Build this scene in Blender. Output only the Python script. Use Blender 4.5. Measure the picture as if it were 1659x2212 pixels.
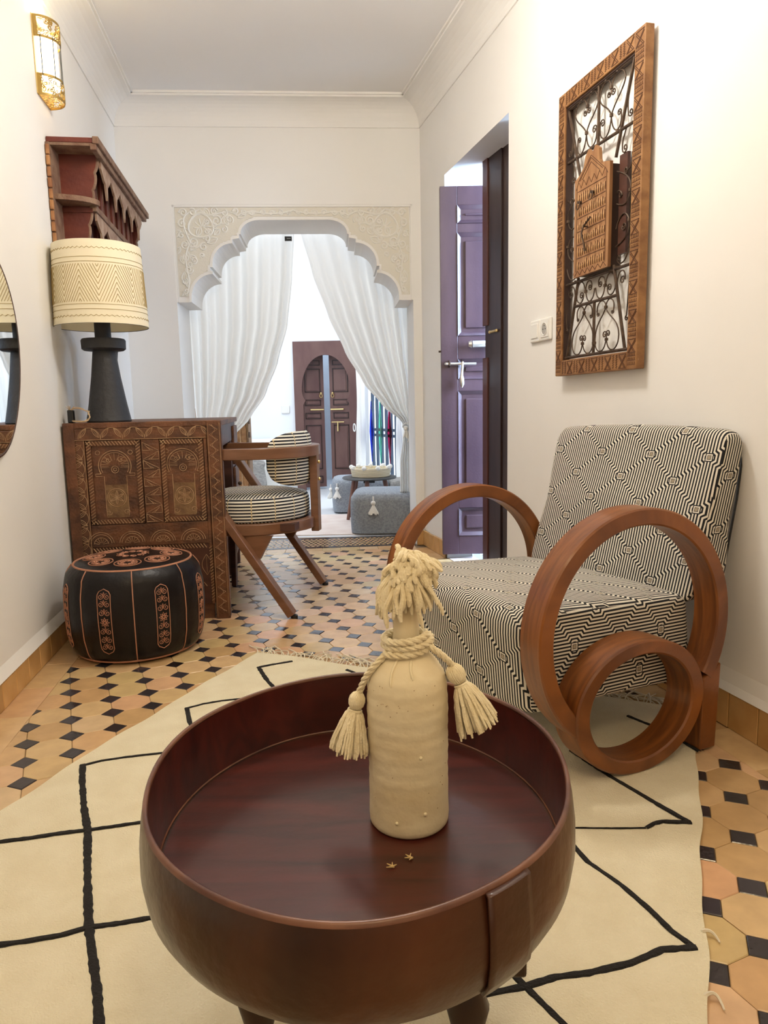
import bpy, bmesh, math, random
from mathutils import Vector, Matrix
random.seed(7)
PI = math.pi
sc = bpy.context.scene
for o in list(bpy.data.objects): bpy.data.objects.remove(o)
COL = sc.collection

# ------------------------------------------------------------------ camera
FPX = 1550.0
cam_d = bpy.data.cameras.new('camera'); cam = bpy.data.objects.new('camera', cam_d); COL.objects.link(cam)
cam_d.sensor_fit = 'HORIZONTAL'; cam_d.sensor_width = 36.0; cam_d.lens = FPX / 1659 * 36.0
cam_d.clip_start = 0.02; cam_d.clip_end = 60
_p, _r = math.radians(8.3), math.radians(1.2)
_f = Vector((0, math.cos(_p), -math.sin(_p))); _x = Vector((1, 0, 0)); _u = _x.cross(_f)
_R = _x * math.cos(_r) - _u * math.sin(_r); _U = _u * math.cos(_r) + _x * math.sin(_r)
cam.matrix_world = Matrix(((_R.x, _U.x, -_f.x, 0), (_R.y, _U.y, -_f.y, 0), (_R.z, _U.z, -_f.z, .80), (0, 0, 0, 1)))
sc.camera = cam

# ------------------------------------------------------------------ world, lights, exposure
sc.view_settings.view_transform = 'Standard'; sc.view_settings.look = 'None'
sc.view_settings.gamma = 1.0; sc.view_settings.use_curve_mapping = False
sc.view_settings.exposure = 0.47
w = bpy.data.worlds.new('world'); sc.world = w; w.use_nodes = True
w.node_tree.nodes['Background'].inputs[0].default_value = (.72, .84, 1, 1)
w.node_tree.nodes['Background'].inputs[1].default_value = 1.6

def area(name, loc, target, size, size_y, power, color, spread=None):
    l = bpy.data.lights.new(name, 'AREA'); l.shape = 'RECTANGLE'; l.size = size; l.size_y = size_y
    l.energy = power; l.color = color
    if spread: l.spread = spread
    o = bpy.data.objects.new(name, l); COL.objects.link(o); o.location = loc
    o.rotation_euler = (Vector(target) - Vector(loc)).to_track_quat('-Z', 'Y').to_euler()
    return o
def point(name, loc, power, color, r=.05):
    l = bpy.data.lights.new(name, 'POINT'); l.energy = power; l.color = color; l.shadow_soft_size = r
    o = bpy.data.objects.new(name, l); COL.objects.link(o); o.location = loc
    return o
# courtyard daylight entering the far room through its iron door, and the side room's window
area('courtyard_daylight', (1.9, 7.1, 1.7), (-.4, 6.4, .9), 1.8, 2.0, 70, (.90, .95, 1))
area('far_room_fill', (-.9, 5.7, 2.70), (-.9, 5.7, 0), 1.6, 1.8, 32, (.92, .96, 1))  # unseen fill light below the closed far ceiling, no roof opening there
area('side_room_window', (1.75, 3.15, 1.5), (.45, 3.7, .8), .8, 1.2, 150, (.52, .72, 1))
area('side_room_fill', (1.1, 3.9, 2.28), (1.1, 3.9, 0), .5, .5, 5, (.72, .84, 1))  # small unseen fill below the side room's closed ceiling
# hall: added all-round fill above the view; sitting: warm lamp behind the camera
point('hall_fill', (-.02, 1.95, 2.08), 25, (1, .94, .84), .10)
point('sitting_lamp', (.25, -.25, 2.0), 14, (1, .77, .47), .12)

# ------------------------------------------------------------------ room plan
TL = math.atan2(.1448, 1)
LD = Vector((-math.sin(TL), math.cos(TL), 0)); LN = Vector((math.cos(TL), math.sin(TL), 0)); LP = Vector((-1.063, 1.869, 0))
def PLw(t, o, z): return LP + LD * (t - 1.869) / math.cos(TL) + LN * o + Vector((0, 0, z))   # t = world y on the wall
TR = math.radians(14)
RD = Vector((math.sin(TR), -math.cos(TR), 0)); RN = Vector((-math.cos(TR), -math.sin(TR), 0)); RP = Vector((.235, 4.13, 0))
def PRw(t, o, z): return RP + RD * t + RN * o + Vector((0, 0, z))                              # t = metres from the back corner
BD = Vector((-.9976, -.0688, 0)); BN = Vector((.0688, -.9976, 0)); BP = Vector((.235, 4.129, 0))
def PBw(s, o, z): return BP + BD * s + BN * o + Vector((0, 0, z))                              # s = metres leftwards from the right corner

# ------------------------------------------------------------------ materials
def mat(name, col=(.8, .8, .8), rough=.6, metal=0, col2=None, scale=(5, 5, 5), bump=0, bscale=60, detail=4, coat=0,
        rand=0, emit=None, estr=0, sheen=0, trans=0, spec=.5, lo=.35, hi=.65, dist=0):
    m = bpy.data.materials.new(name); m.use_nodes = True; nt = m.node_tree; N = nt.nodes; L = nt.links
    b = N['Principled BSDF']; b.inputs['Base Color'].default_value = (*col, 1); b.inputs['Roughness'].default_value = rough
    b.inputs['Metallic'].default_value = metal; b.inputs['Specular IOR Level'].default_value = spec
    if coat: b.inputs['Coat Weight'].default_value = coat; b.inputs['Coat Roughness'].default_value = .15
    if sheen: b.inputs['Sheen Weight'].default_value = sheen
    if trans: b.inputs['Transmission Weight'].default_value = trans
    if emit: b.inputs['Emission Color'].default_value = (*emit, 1); b.inputs['Emission Strength'].default_value = estr
    tc = N.new('ShaderNodeTexCoord'); cs = None
    if col2:
        mp = N.new('ShaderNodeMapping'); mp.inputs['Scale'].default_value = scale; L.new(tc.outputs['Object'], mp.inputs[0])
        nz = N.new('ShaderNodeTexNoise'); nz.inputs['Scale'].default_value = 1; nz.inputs['Detail'].default_value = detail
        nz.inputs['Distortion'].default_value = dist
        L.new(mp.outputs[0], nz.inputs[0]); r = N.new('ShaderNodeValToRGB'); L.new(nz.outputs[0], r.inputs[0])
        r.color_ramp.elements[0].position = lo; r.color_ramp.elements[1].position = hi
        r.color_ramp.elements[0].color = (*col, 1); r.color_ramp.elements[1].color = (*col2, 1)
        cs = r.outputs[0]
    if rand:
        oi = N.new('ShaderNodeObjectInfo'); hs = N.new('ShaderNodeHueSaturation')
        mr = N.new('ShaderNodeMapRange'); L.new(oi.outputs['Random'], mr.inputs[0])
        mr.inputs[3].default_value = 1 - rand; mr.inputs[4].default_value = 1 + rand; L.new(mr.outputs[0], hs.inputs['Value'])
        hs.inputs['Color'].default_value = (*col, 1)
        if cs: L.new(cs, hs.inputs['Color'])
        cs = hs.outputs[0]
    if cs: L.new(cs, b.inputs['Base Color'])
    if bump:
        nz = N.new('ShaderNodeTexNoise'); nz.inputs['Scale'].default_value = bscale; nz.inputs['Detail'].default_value = 3
        L.new(tc.outputs['Object'], nz.inputs[0]); bp = N.new('ShaderNodeBump'); bp.inputs['Strength'].default_value = bump
        bp.inputs['Distance'].default_value = .01; L.new(nz.outputs[0], bp.inputs['Height']); L.new(bp.outputs[0], b.inputs['Normal'])
    return m
MT = {}
MT['plaster'] = mat('plaster', (.85, .83, .80), .85, bump=.12, bscale=9, col2=(.88, .86, .83), scale=(1.5, 1.5, 1.5))
MT['ceil'] = mat('ceiling_paint', (.86, .85, .85), .9)
MT['stucco'] = mat('shaded_stucco', (.76, .725, .64), .9, bump=.15, bscale=120)  # ground colour toned down to carry the shading of the relief
MT['stucco_hi'] = mat('stucco_relief', (.83, .81, .75), .9)  # same stucco kept paler, so the relief reads as lit
MT['white_room'] = mat('far_plaster', (.86, .89, .93), .9)
MT['grout'] = mat('grout', (.20, .13, .07), .9, bump=.2, bscale=200)
MT['skirt'] = mat('skirting_tile', (.52, .28, .09), .32, col2=(.66, .40, .16), scale=(9, 9, 9), rand=.15, bump=.1, bscale=40)
MT['rug'] = mat('wool_rug', (.76, .67, .46), .95, col2=(.82, .74, .53), scale=(14, 14, 14), bump=.5, bscale=330, sheen=.2)
MT['rugline'] = mat('black_wool', (.012, .010, .009), .95, bump=.5, bscale=300)
MT['fringe'] = mat('fringe_wool', (.74, .66, .50), .95)
MT['wool'] = mat('cream_wool', (.80, .68, .43), .95, col2=(.88, .78, .54), scale=(60, 60, 60), sheen=.3, bump=.3, bscale=400)
MT['clay'] = mat('chalky_clay', (.72, .59, .36), .85, col2=(.83, .72, .49), scale=(12, 12, 26), bump=.14, bscale=60, lo=.3, hi=.6)
MT['drip'] = mat('wax_drip', (.82, .72, .48), .6)
MT['traywood'] = mat('tray_wood', (.026, .0035, .0025), .30, col2=(.085, .013, .008), scale=(4, 30, 12), coat=.35, bump=.03, bscale=60, dist=1.2, lo=.3, hi=.72)
MT['traybowl'] = mat('tray_side_wood', (.022, .006, .003), .34, col2=(.10, .030, .010), scale=(5, 5, 2.5), coat=.2, bump=.15, bscale=45, dist=.8, lo=.38, hi=.75)
MT['trayrim'] = mat('tray_rim', (.085, .028, .016), .35, col2=(.20, .085, .045), scale=(12, 12, 12))
MT['darkleg'] = mat('dark_turned_wood', (.022, .010, .006), .4)
MT['armwood'] = mat('mahogany_arms', (.130, .038, .008), .36, col2=(.27, .088, .018), scale=(5, 40, 5), bump=.05, bscale=90, dist=1.0, coat=.15)
MT['chairwood'] = mat('walnut', (.150, .064, .030), .35, col2=(.20, .090, .045), scale=(8, 8, 40), coat=.1)
MT['deskwood'] = mat('carved_brown', (.062, .021, .008), .5, col2=(.17, .062, .022), scale=(8, 8, 16), bump=.35, bscale=110, dist=.6)
MT['deskdark'] = mat('desk_dark', (.05, .017, .010), .45, col2=(.085, .03, .018), scale=(6, 6, 30))
MT['deskcut'] = mat('carved_edge_light', (.30, .16, .07), .6, col2=(.50, .32, .17), scale=(30, 30, 30))
MT['deskpale'] = mat('worn_pale_wood', (.22, .125, .05), .7, col2=(.12, .055, .022), scale=(25, 25, 25), bump=.3, bscale=120)
MT['shelfred'] = mat('shelf_red', (.115, .018, .010), .5, col2=(.17, .035, .018), scale=(7, 7, 20), bump=.15, bscale=80)
MT['shelfgrey'] = mat('shelf_worn_trim', (.27, .17, .11), .7, col2=(.16, .075, .045), scale=(22, 22, 22), bump=.3, bscale=120)
MT['shelfteeth'] = mat('shelf_pale_teeth', (.42, .30, .22), .7, col2=(.28, .16, .11), scale=(25, 25, 25))
MT['shelftan'] = mat('shelf_tan_edge', (.42, .20, .07), .6, col2=(.28, .11, .04), scale=(18, 18, 18))
MT['framewood'] = mat('frame_wood', (.21, .090, .027), .6, col2=(.33, .160, .055), scale=(20, 20, 30), bump=.2, bscale=150)
MT['framecut'] = mat('frame_cut', (.075, .024, .007), .7)
MT['framedark'] = mat('frame_dark', (.035, .014, .008), .6)
MT['iron'] = mat('aged_iron', (.055, .032, .020), .55, metal=.5, col2=(.11, .07, .045), scale=(40, 40, 40))
MT['facet'] = mat('chiselled_facets', (.50, .29, .13), .6)
MT['boxwood'] = mat('carved_box', (.25, .110, .042), .6, col2=(.37, .19, .08), scale=(60, 60, 8))
MT['shade'] = mat('parchment_shade', (.83, .75, .55), .8)
MT['shadeline'] = mat('shade_line', (.42, .30, .11), .8)
MT['black'] = mat('charred_wood', (.018, .018, .021), .55, bump=.35, bscale=45)
MT['leather'] = mat('black_leather', (.0045, .003, .004), .36, bump=.22, bscale=35, spec=.32)
MT['stitch'] = mat('tan_piping', (.44, .20, .12), .6)
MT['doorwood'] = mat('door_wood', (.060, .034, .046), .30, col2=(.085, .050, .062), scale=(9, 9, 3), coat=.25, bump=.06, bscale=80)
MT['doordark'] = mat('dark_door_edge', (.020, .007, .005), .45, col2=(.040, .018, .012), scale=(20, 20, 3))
MT['doorrim'] = mat('door_edge_red', (.085, .022, .013), .5)
MT['fardoor'] = mat('far_door_wood', (.120, .055, .050), .5, col2=(.165, .085, .07), scale=(9, 9, 3))
MT['brass'] = mat('brass', (.75, .56, .25), .35, metal=.9)
MT['sconcebrass'] = mat('pierced_brass', (.42, .28, .08), .45, metal=.6)
MT['silver'] = mat('pewter', (.80, .78, .72), .3, metal=.8)
MT['plastic'] = mat('white_plastic', (.84, .82, .77), .35)
MT['blackplastic'] = mat('black_plastic', (.01, .01, .01), .4)
MT['cord'] = mat('jute_cord', (.50, .36, .22), .9)
MT['glow'] = mat('frosted_lamp_glass', (1, 1, 1), .5, emit=(1, .86, .58), estr=2.6)
MT['mirror'] = mat('mirror_glass', (.85, .88, .9), .02, metal=1)
MT['mirrorframe'] = mat('mirror_frame', (.07, .035, .02), .4)
MT['greypouf'] = mat('grey_wool_pouf', (.24, .265, .30), .95, col2=(.36, .39, .43), scale=(90, 90, 90), bump=.4, bscale=260)
MT['whitewool'] = mat('white_wool', (.85, .84, .80), .95)
MT['rope'] = mat('rope_basket', (.75, .66, .48), .9)
MT['tabledark'] = mat('small_table_top', (.055, .055, .055), .5)
MT['tableleg'] = mat('small_table_leg', (.22, .10, .07), .5)
MT['steel'] = mat('blue_grey_steel', (.045, .07, .11), .45)
MT['pinkrug'] = mat('pale_rug', (.70, .58, .52), .95, col2=(.76, .66, .60), scale=(10, 10, 10), bump=.3, bscale=200)
MT['palefloor'] = mat('pale_tile_floor', (.72, .74, .76), .35)
MT['marble'] = mat('pink_marble', (.72, .58, .52), .25, col2=(.80, .70, .66), scale=(5, 5, 5))
MT['blacktile'] = mat('black_tile', (.018, .020, .030), .2)
MT['whitetile'] = mat('white_tile', (.75, .72, .66), .3)
MT['sack'] = mat('woven_sack', (.36, .34, .31), .95, col2=(.22, .21, .2), scale=(30, 30, 120), bump=.5, bscale=150)
MT['straw'] = mat('fabric_chip', (.62, .45, .2), .8)
def glass(name, c):
    return mat(name, c, .1, trans=1)
MT['gblue'] = glass('blue_glass', (.01, .06, .75)); MT['ggreen'] = glass('green_glass', (.01, .60, .36)); MT['gred'] = glass('red_glass', (.35, .01, .06))

def island_mat(name, cols, rough=.3, byobj=True, bump=.12):
    """glazed tiles: one tint per tile (object random, or per mesh island) with mottling"""
    m = bpy.data.materials.new(name); m.use_nodes = True; N = m.node_tree.nodes; L = m.node_tree.links; b = N['Principled BSDF']
    src = N.new('ShaderNodeObjectInfo').outputs['Random'] if byobj else N.new('ShaderNodeNewGeometry').outputs['Random Per Island']
    r = N.new('ShaderNodeValToRGB'); L.new(src, r.inputs[0]); e = r.color_ramp.elements
    e[0].color = (*cols[0], 1); e[0].position = 0; e[1].color = (*cols[-1], 1); e[1].position = 1
    for i, c in enumerate(cols[1:-1]): k = e.new((i + 1) / (len(cols) - 1)); k.color = (*c, 1)
    g = N.new('ShaderNodeNewGeometry'); nz = N.new('ShaderNodeTexNoise'); nz.inputs['Scale'].default_value = 22; nz.inputs['Detail'].default_value = 4
    L.new(g.outputs['Position'], nz.inputs[0]); mr = N.new('ShaderNodeMapRange'); mr.inputs[3].default_value = .78; mr.inputs[4].default_value = 1.2
    L.new(nz.outputs[0], mr.inputs[0]); hs = N.new('ShaderNodeHueSaturation'); L.new(mr.outputs[0], hs.inputs['Value']); L.new(r.outputs[0], hs.inputs['Color'])
    L.new(hs.outputs[0], b.inputs['Base Color']); b.inputs['Roughness'].default_value = rough
    bp = N.new('ShaderNodeBump'); bp.inputs['Strength'].default_value = bump; bp.inputs['Distance'].default_value = .01
    L.new(nz.outputs[0], bp.inputs['Height']); L.new(bp.outputs[0], b.inputs['Normal'])
    return m
TAN = [(.60, .36, .17), (.52, .33, .15), (.66, .44, .23), (.58, .42, .19), (.66, .37, .20), (.64, .47, .27)]
BLK = [(.020, .014, .014), (.045, .038, .045), (.028, .022, .022)]
MT['tan'] = island_mat('ochre_tile', TAN, .25); MT['blk'] = island_mat('black_glazed_tile', BLK, .14)
MT['tan_s'] = island_mat('ochre_tile_far', TAN, .25, False); MT['blk_s'] = island_mat('black_tile_far', BLK, .14, False)

class NG:
    """tiny math-node helper"""
    def __init__(s, nt): s.nt = nt
    def m(s, op, a, b=None, c=None):
        n = s.nt.nodes.new('ShaderNodeMath'); n.operation = op
        for i, v in enumerate((a, b, c)):
            if v is None: continue
            if isinstance(v, (int, float)): n.inputs[i].default_value = v
            else: s.nt.links.new(v, n.inputs[i])
        return n.outputs[0]
def fabric_armchair():
    m = bpy.data.materials.new('black_cream_jacquard'); m.use_nodes = True; nt = m.node_tree; g = NG(nt); b = nt.nodes['Principled BSDF']
    uv = nt.nodes.new('ShaderNodeUVMap'); sp = nt.nodes.new('ShaderNodeSeparateXYZ'); nt.links.new(uv.outputs[0], sp.inputs[0])
    u, v = sp.outputs[0], sp.outputs[1]
    U, V, P = .165, .124, .165 / 19
    uq = g.m('MULTIPLY', g.m('FLOOR', g.m('DIVIDE', u, P / 2)), P / 2)
    # stair-stepped diamond lattice: the stripes jog where they cross its diagonals
    def cross(sign):
        a = g.m('ADD', g.m('DIVIDE', u, U), g.m('MULTIPLY', g.m('DIVIDE', v, V), sign))
        fr = g.m('FRACT', a); fl = g.m('FLOOR', a)
        ramp = g.m('MINIMUM', g.m('MAXIMUM', g.m('DIVIDE', g.m('SUBTRACT', fr, .455), .09), 0), 1)
        return g.m('ADD', fl, ramp), fr
    ra, fa = cross(1); rb, fb = cross(-1)
    ph = g.m('ADD', g.m('DIVIDE', u, P), g.m('MULTIPLY', g.m('SUBTRACT', ra, rb), 0.0))
    zig = g.m('MULTIPLY', g.m('ADD', ra, rb), 1.0)
    ph = g.m('SUBTRACT', g.m('MULTIPLY', g.m('DIVIDE', u, P), 21 / 19), zig)
    st = g.m('GREATER_THAN', g.m('FRACT', ph), .5)
    # small squares on the lattice points
    def cent(f): return g.m('SUBTRACT', f, .5)
    ca, cb = cent(fa), cent(fb)
    du = g.m('ABSOLUTE', g.m('MULTIPLY', g.m('ADD', ca, cb), U / 2)); dv = g.m('ABSOLUTE', g.m('MULTIPLY', g.m('SUBTRACT', ca, cb), V / 2))
    d = g.m('MAXIMUM', du, dv)
    outer = g.m('LESS_THAN', d, .0105); mid = g.m('LESS_THAN', d, .0080); core = g.m('LESS_THAN', d, .0052); cin = g.m('LESS_THAN', d, .0040)
    def mix(f, A, B):
        n = nt.nodes.new('ShaderNodeMix'); n.data_type = 'RGBA'; nt.links.new(f, n.inputs[0])
        for i, c in ((6, A), (7, B)):
            if isinstance(c, tuple): n.inputs[i].default_value = (*c, 1)
            else: nt.links.new(c, n.inputs[i])
        return n.outputs[2]
    K = (.006, .006, .009); Wc = (.74, .69, .60)
    c = mix(st, K, Wc); c = mix(outer, c, K); c = mix(mid, c, Wc); c = mix(core, c, K); c = mix(cin, c, (.36, .30, .22))
    nt.links.new(c, b.inputs['Base Color']); b.inputs['Roughness'].default_value = .9
    return m
def fabric_stripes():
    m = bpy.data.materials.new('black_cream_stripes'); m.use_nodes = True; nt = m.node_tree; g = NG(nt); b = nt.nodes['Principled BSDF']
    uv = nt.nodes.new('ShaderNodeUVMap'); sp = nt.nodes.new('ShaderNodeSeparateXYZ'); nt.links.new(uv.outputs[0], sp.inputs[0])
    u, v = sp.outputs[0], sp.outputs[1]
    st = g.m('GREATER_THAN', g.m('FRACT', g.m('DIVIDE', v, .0125)), .5)
    seam = g.m('MULTIPLY', g.m('LESS_THAN', g.m('ABSOLUTE', g.m('SUBTRACT', g.m('FRACT', g.m('DIVIDE', u, .105)), .5)), .025), g.m('GREATER_THAN', g.m('FRACT', g.m('DIVIDE', v, .0125)), .2))
    n = nt.nodes.new('ShaderNodeMix'); n.data_type = 'RGBA'; nt.links.new(st, n.inputs[0]); n.inputs[6].default_value = (.008, .008, .012, 1); n.inputs[7].default_value = (.80, .76, .66, 1)
    n2 = nt.nodes.new('ShaderNodeMix'); n2.data_type = 'RGBA'; nt.links.new(seam, n2.inputs[0]); nt.links.new(n.outputs[2], n2.inputs[6]); n2.inputs[7].default_value = (.66, .52, .30, 1)
    nt.links.new(n2.outputs[2], b.inputs['Base Color']); b.inputs['Roughness'].default_value = .9
    return m
MT['jacquard'] = fabric_armchair(); MT['stripes'] = fabric_stripes()
def sheer(name, c, f):
    m = bpy.data.materials.new(name); m.use_nodes = True; nt = m.node_tree; N = nt.nodes; L = nt.links
    for n in list(N): N.remove(n)
    o = N.new('ShaderNodeOutputMaterial'); d = N.new('ShaderNodeBsdfDiffuse'); d.inputs[0].default_value = (*c, 1)
    t = N.new('ShaderNodeBsdfTranslucent'); t.inputs[0].default_value = (*c, 1); mx = N.new('ShaderNodeMixShader'); mx.inputs[0].default_value = f
    L.new(d.outputs[0], mx.inputs[1]); L.new(t.outputs[0], mx.inputs[2]); L.new(mx.outputs[0], o.inputs[0])
    return m
MT['curtain'] = sheer('white_curtain', (.86, .85, .82), .38)

# ------------------------------------------------------------------ mesh helpers
class M:
    def __init__(s): s.v = []; s.f = []; s.uv = {}
    def add(s, vs, fs):
        n = len(s.v); s.v += [Vector(p) for p in vs]; s.f += [tuple(i + n for i in f) for f in fs]; return s
    def box(s, c, d, rot=None):
        hx, hy, hz = d[0] / 2, d[1] / 2, d[2] / 2; vs = [Vector((x, y, z)) for z in (-hz, hz) for x, y in ((-hx, -hy), (hx, -hy), (hx, hy), (-hx, hy))]
        if rot is not None: vs = [rot @ p for p in vs]
        return s.add([p + Vector(c) for p in vs], [(0, 3, 2, 1), (4, 5, 6, 7), (0, 1, 5, 4), (1, 2, 6, 5), (2, 3, 7, 6), (3, 0, 4, 7)])
    def b2(s, x0, x1, y0, y1, z0, z1): return s.box(((x0 + x1) / 2, (y0 + y1) / 2, (z0 + z1) / 2), (abs(x1 - x0), abs(y1 - y0), abs(z1 - z0)))
    def bar(s, a, b, wd, th, up=(0, 0, 1)):
        a, b, up = Vector(a), Vector(b), Vector(up); d = (b - a); L = d.length
        if L < 1e-6: return s
        d /= L; x = up.cross(d)
        if x.length < 1e-4: x = Vector((1, 0, 0)).cross(d)
        x.normalize(); y = d.cross(x); vs = [p + x * i * wd / 2 + y * j * th / 2 for p in (a, b) for i, j in ((-1, -1), (1, -1), (1, 1), (-1, 1))]
        return s.add(vs, [(0, 3, 2, 1), (4, 5, 6, 7), (0, 1, 5, 4), (1, 2, 6, 5), (2, 3, 7, 6), (3, 0, 4, 7)])
    def poly(s, pts, ex):
        """polygon extruded by the vector ex"""
        n = len(pts); ex = Vector(ex); P = [Vector(p) for p in pts]
        return s.add(P + [p + ex for p in P], [tuple(range(n))[::-1], tuple(range(n, 2 * n))] + [(i, (i + 1) % n, n + (i + 1) % n, n + i) for i in range(n)])
    def tube(s, path, r, n=6, closed=False, caps=True, flat=None):
        P = [Vector(p) for p in path]; k = len(P)
        if k < 2: return s
        rr = r if isinstance(r, (list, tuple)) else [r] * k
        nrm = None; vs = []
        for i in range(k):
            a = P[(i - 1) % k] if (closed or i > 0) else P[i]; b = P[(i + 1) % k] if (closed or i < k - 1) else P[i]
            t = b - a
            if t.length < 1e-9: t = Vector((0, 0, 1))
            t.normalize()
            if nrm is None: nrm = t.orthogonal().normalized() if flat is None else Vector(flat)
            nrm = nrm - t * nrm.dot(t)
            if nrm.length < 1e-6: nrm = t.orthogonal()
            nrm.normalize(); bi = t.cross(nrm)
            for j in range(n):
                a_ = 2 * PI * j / n; vs.append(P[i] + (nrm * math.cos(a_) + bi * math.sin(a_)) * rr[i])
        fs = [(i * n + j, i * n + (j + 1) % n, ((i + 1) % k) * n + (j + 1) % n, ((i + 1) % k) * n + j) for i in range(k if closed else k - 1) for j in range(n)]
        if not closed and caps: fs += [tuple(range(n))[::-1], tuple((k - 1) * n + j for j in range(n))]
        return s.add(vs, fs)
    def lathe(s, prof, n=32, c=(0, 0, 0), a0=0, a1=2 * PI, cap=True, sx=1, sy=1):
        full = abs(a1 - a0 - 2 * PI) < 1e-6; k = n if full else n + 1; vs = []
        for r, z in prof:
            for j in range(k): a = a0 + (a1 - a0) * j / n; vs.append(Vector((c[0] + r * sx * math.cos(a), c[1] + r * sy * math.sin(a), c[2] + z)))
        fs = [(i * k + j, i * k + (j + 1) % k, (i + 1) * k + (j + 1) % k, (i + 1) * k + j) for i in range(len(prof) - 1) for j in range(n)]
        if full and cap:
            if prof[0][0] > 1e-6: fs.append(tuple(range(k))[::-1])
            if prof[-1][0] > 1e-6: fs.append(tuple((len(prof) - 1) * k + j for j in range(k)))
        return s.add(vs, fs)
    def sphere(s, c, r, n=10, m_=6, sc_=(1, 1, 1)):
        vs = [Vector((c[0] + r * sc_[0] * math.sin(PI * i / m_) * math.cos(2 * PI * j / n), c[1] + r * sc_[1] * math.sin(PI * i / m_) * math.sin(2 * PI * j / n), c[2] + r * sc_[2] * math.cos(PI * i / m_))) for i in range(m_ + 1) for j in range(n)]
        return s.add(vs, [(i * n + j, (i + 1) * n + j, (i + 1) * n + (j + 1) % n, i * n + (j + 1) % n) for i in range(m_) for j in range(n)])
    def grid(s, fn, nu, nv, closeu=False):
        vs = [fn(i / nu, j / nv) for j in range(nv + 1) for i in range(nu + (0 if closeu else 1))]; k = nu + (0 if closeu else 1)
        return s.add(vs, [(j * k + i, j * k + (i + 1) % k, (j + 1) * k + (i + 1) % k, (j + 1) * k + i) for j in range(nv) for i in range(nu)])
    def build(s, name, m, parent=None, smooth=False, bevel=0, uvf=None, seg=2, solid=0):
        me = bpy.data.meshes.new(name); me.from_pydata([tuple(p) for p in s.v], [], s.f)
        bm = bmesh.new(); bm.from_mesh(me); bmesh.ops.remove_doubles(bm, verts=bm.verts, dist=1e-6); bmesh.ops.recalc_face_normals(bm, faces=bm.faces)
        if bevel and uvf:
            bmesh.ops.bevel(bm, geom=[e for e in bm.edges if e.calc_face_angle(0) > .6], offset=bevel, segments=seg, affect='EDGES', profile=.5)
            bevel = 0
        bm.to_mesh(me); bm.free()
        if uvf:
            ul = me.uv_layers.new(name='UVMap')
            for p in me.polygons:
                for li in p.loop_indices: ul.data[li].uv = uvf(me.vertices[me.loops[li].vertex_index].co, p.normal)
        if smooth:
            for p in me.polygons: p.use_smooth = True
        me.materials.append(MT[m] if isinstance(m, str) else m)
        o = bpy.data.objects.new(name, me); COL.objects.link(o)
        if parent is not None: o.parent = parent
        if solid: md = o.modifiers.new('solid', 'SOLIDIFY'); md.thickness = solid
        if bevel: md = o.modifiers.new('bevel', 'BEVEL'); md.width = bevel; md.segments = seg; md.limit_method = 'ANGLE'; md.angle_limit = .6
        return o
def thing(name, label, cat, loc=(0, 0, 0), rz=0, group=None):
    o = bpy.data.objects.new(name, None); COL.objects.link(o); o.location = loc; o.rotation_euler = (0, 0, rz)
    o.empty_display_size = .05; o['label'] = label; o['category'] = cat
    if group: o['group'] = group
    return o
def tag(o, label, cat, group=None):
    o['label'] = label; o['category'] = cat
    if group: o['group'] = group
    return o
def struct(o): o['kind'] = 'structure'; return o
def smooth_auto(o, ang=.7):
    me = o.data
    for p in me.polygons: p.use_smooth = True
    try: me.set_sharp_from_angle(angle=ang)
    except Exception: pass
    return o
def spiral(c, r0, turns, start, d=1, n=22, rend=.18):
    """2-D spiral: begins at radius r0 (angle start) and winds in"""
    out = []
    for i in range(n + 1):
        t = i / n; r = r0 * (1 - t * (1 - rend)); a = start + d * turns * 2 * PI * t; out.append((c[0] + r * math.cos(a), c[1] + r * math.sin(a)))
    return out
def bez(p0, p1, p2, p3, n=12):
    return [tuple((1 - t) ** 3 * p0[k] + 3 * (1 - t) ** 2 * t * p1[k] + 3 * (1 - t) * t * t * p2[k] + t ** 3 * p3[k] for k in range(len(p0))) for t in [i / n for i in range(n + 1)]]
def arc(c, r, a0, a1, n=12, rx=1, ry=1): return [(c[0] + r * rx * math.cos(a0 + (a1 - a0) * i / n), c[1] + r * ry * math.sin(a0 + (a1 - a0) * i / n)) for i in range(n + 1)]

# ================================================================== SETTING
ZC, ZI = 2.297, 2.40          # cornice foot, cornice top
def wall_piece(m, P, t0, t1, z0, z1, o0, o1):
    vs = [P(t, o, z) for z in (z0, z1) for t, o in ((t0, o0), (t1, o0), (t1, o1), (t0, o1))]
    m.add(vs, [(0, 3, 2, 1), (4, 5, 6, 7), (0, 1, 5, 4), (1, 2, 6, 5), (2, 3, 7, 6), (3, 0, 4, 7)])
m = M(); wall_piece(m, PLw, -1.3, 4.35, 0, 2.6, -.15, 0); struct(m.build('wall_left', 'plaster'))
m = M(); wall_piece(m, PRw, 1.174, 5.75, 0, 2.6, 0, -.14); wall_piece(m, PRw, -.30, .403, 0, 2.6, 0, -.14); wall_piece(m, PRw, .403, 1.174, 1.927, 2.6, 0, -.14)
struct(m.build('wall_right', 'plaster'))
SL, SR = 1.341, .047          # arch opening, s coordinates (left jamb, right jamb)
m = M(); wall_piece(m, PBw, -.02, SR, 0, 2.6, 0, -.34); wall_piece(m, PBw, SL, 1.80, 0, 2.6, 0, -.34); wall_piece(m, PBw, SR, SL, 1.896, 2.6, 0, -.34)
struct(m.build('wall_back', 'plaster'))
m = M(); m.b2(-1.1, 1.9, -1.35, -1.2, 0, 2.6); struct(m.build('wall_front', 'plaster'))
m = M(); m.b2(-1.7, 1.9, -1.35, 4.5, 2.415, 2.55); struct(m.build('ceiling', 'ceil'))
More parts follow.
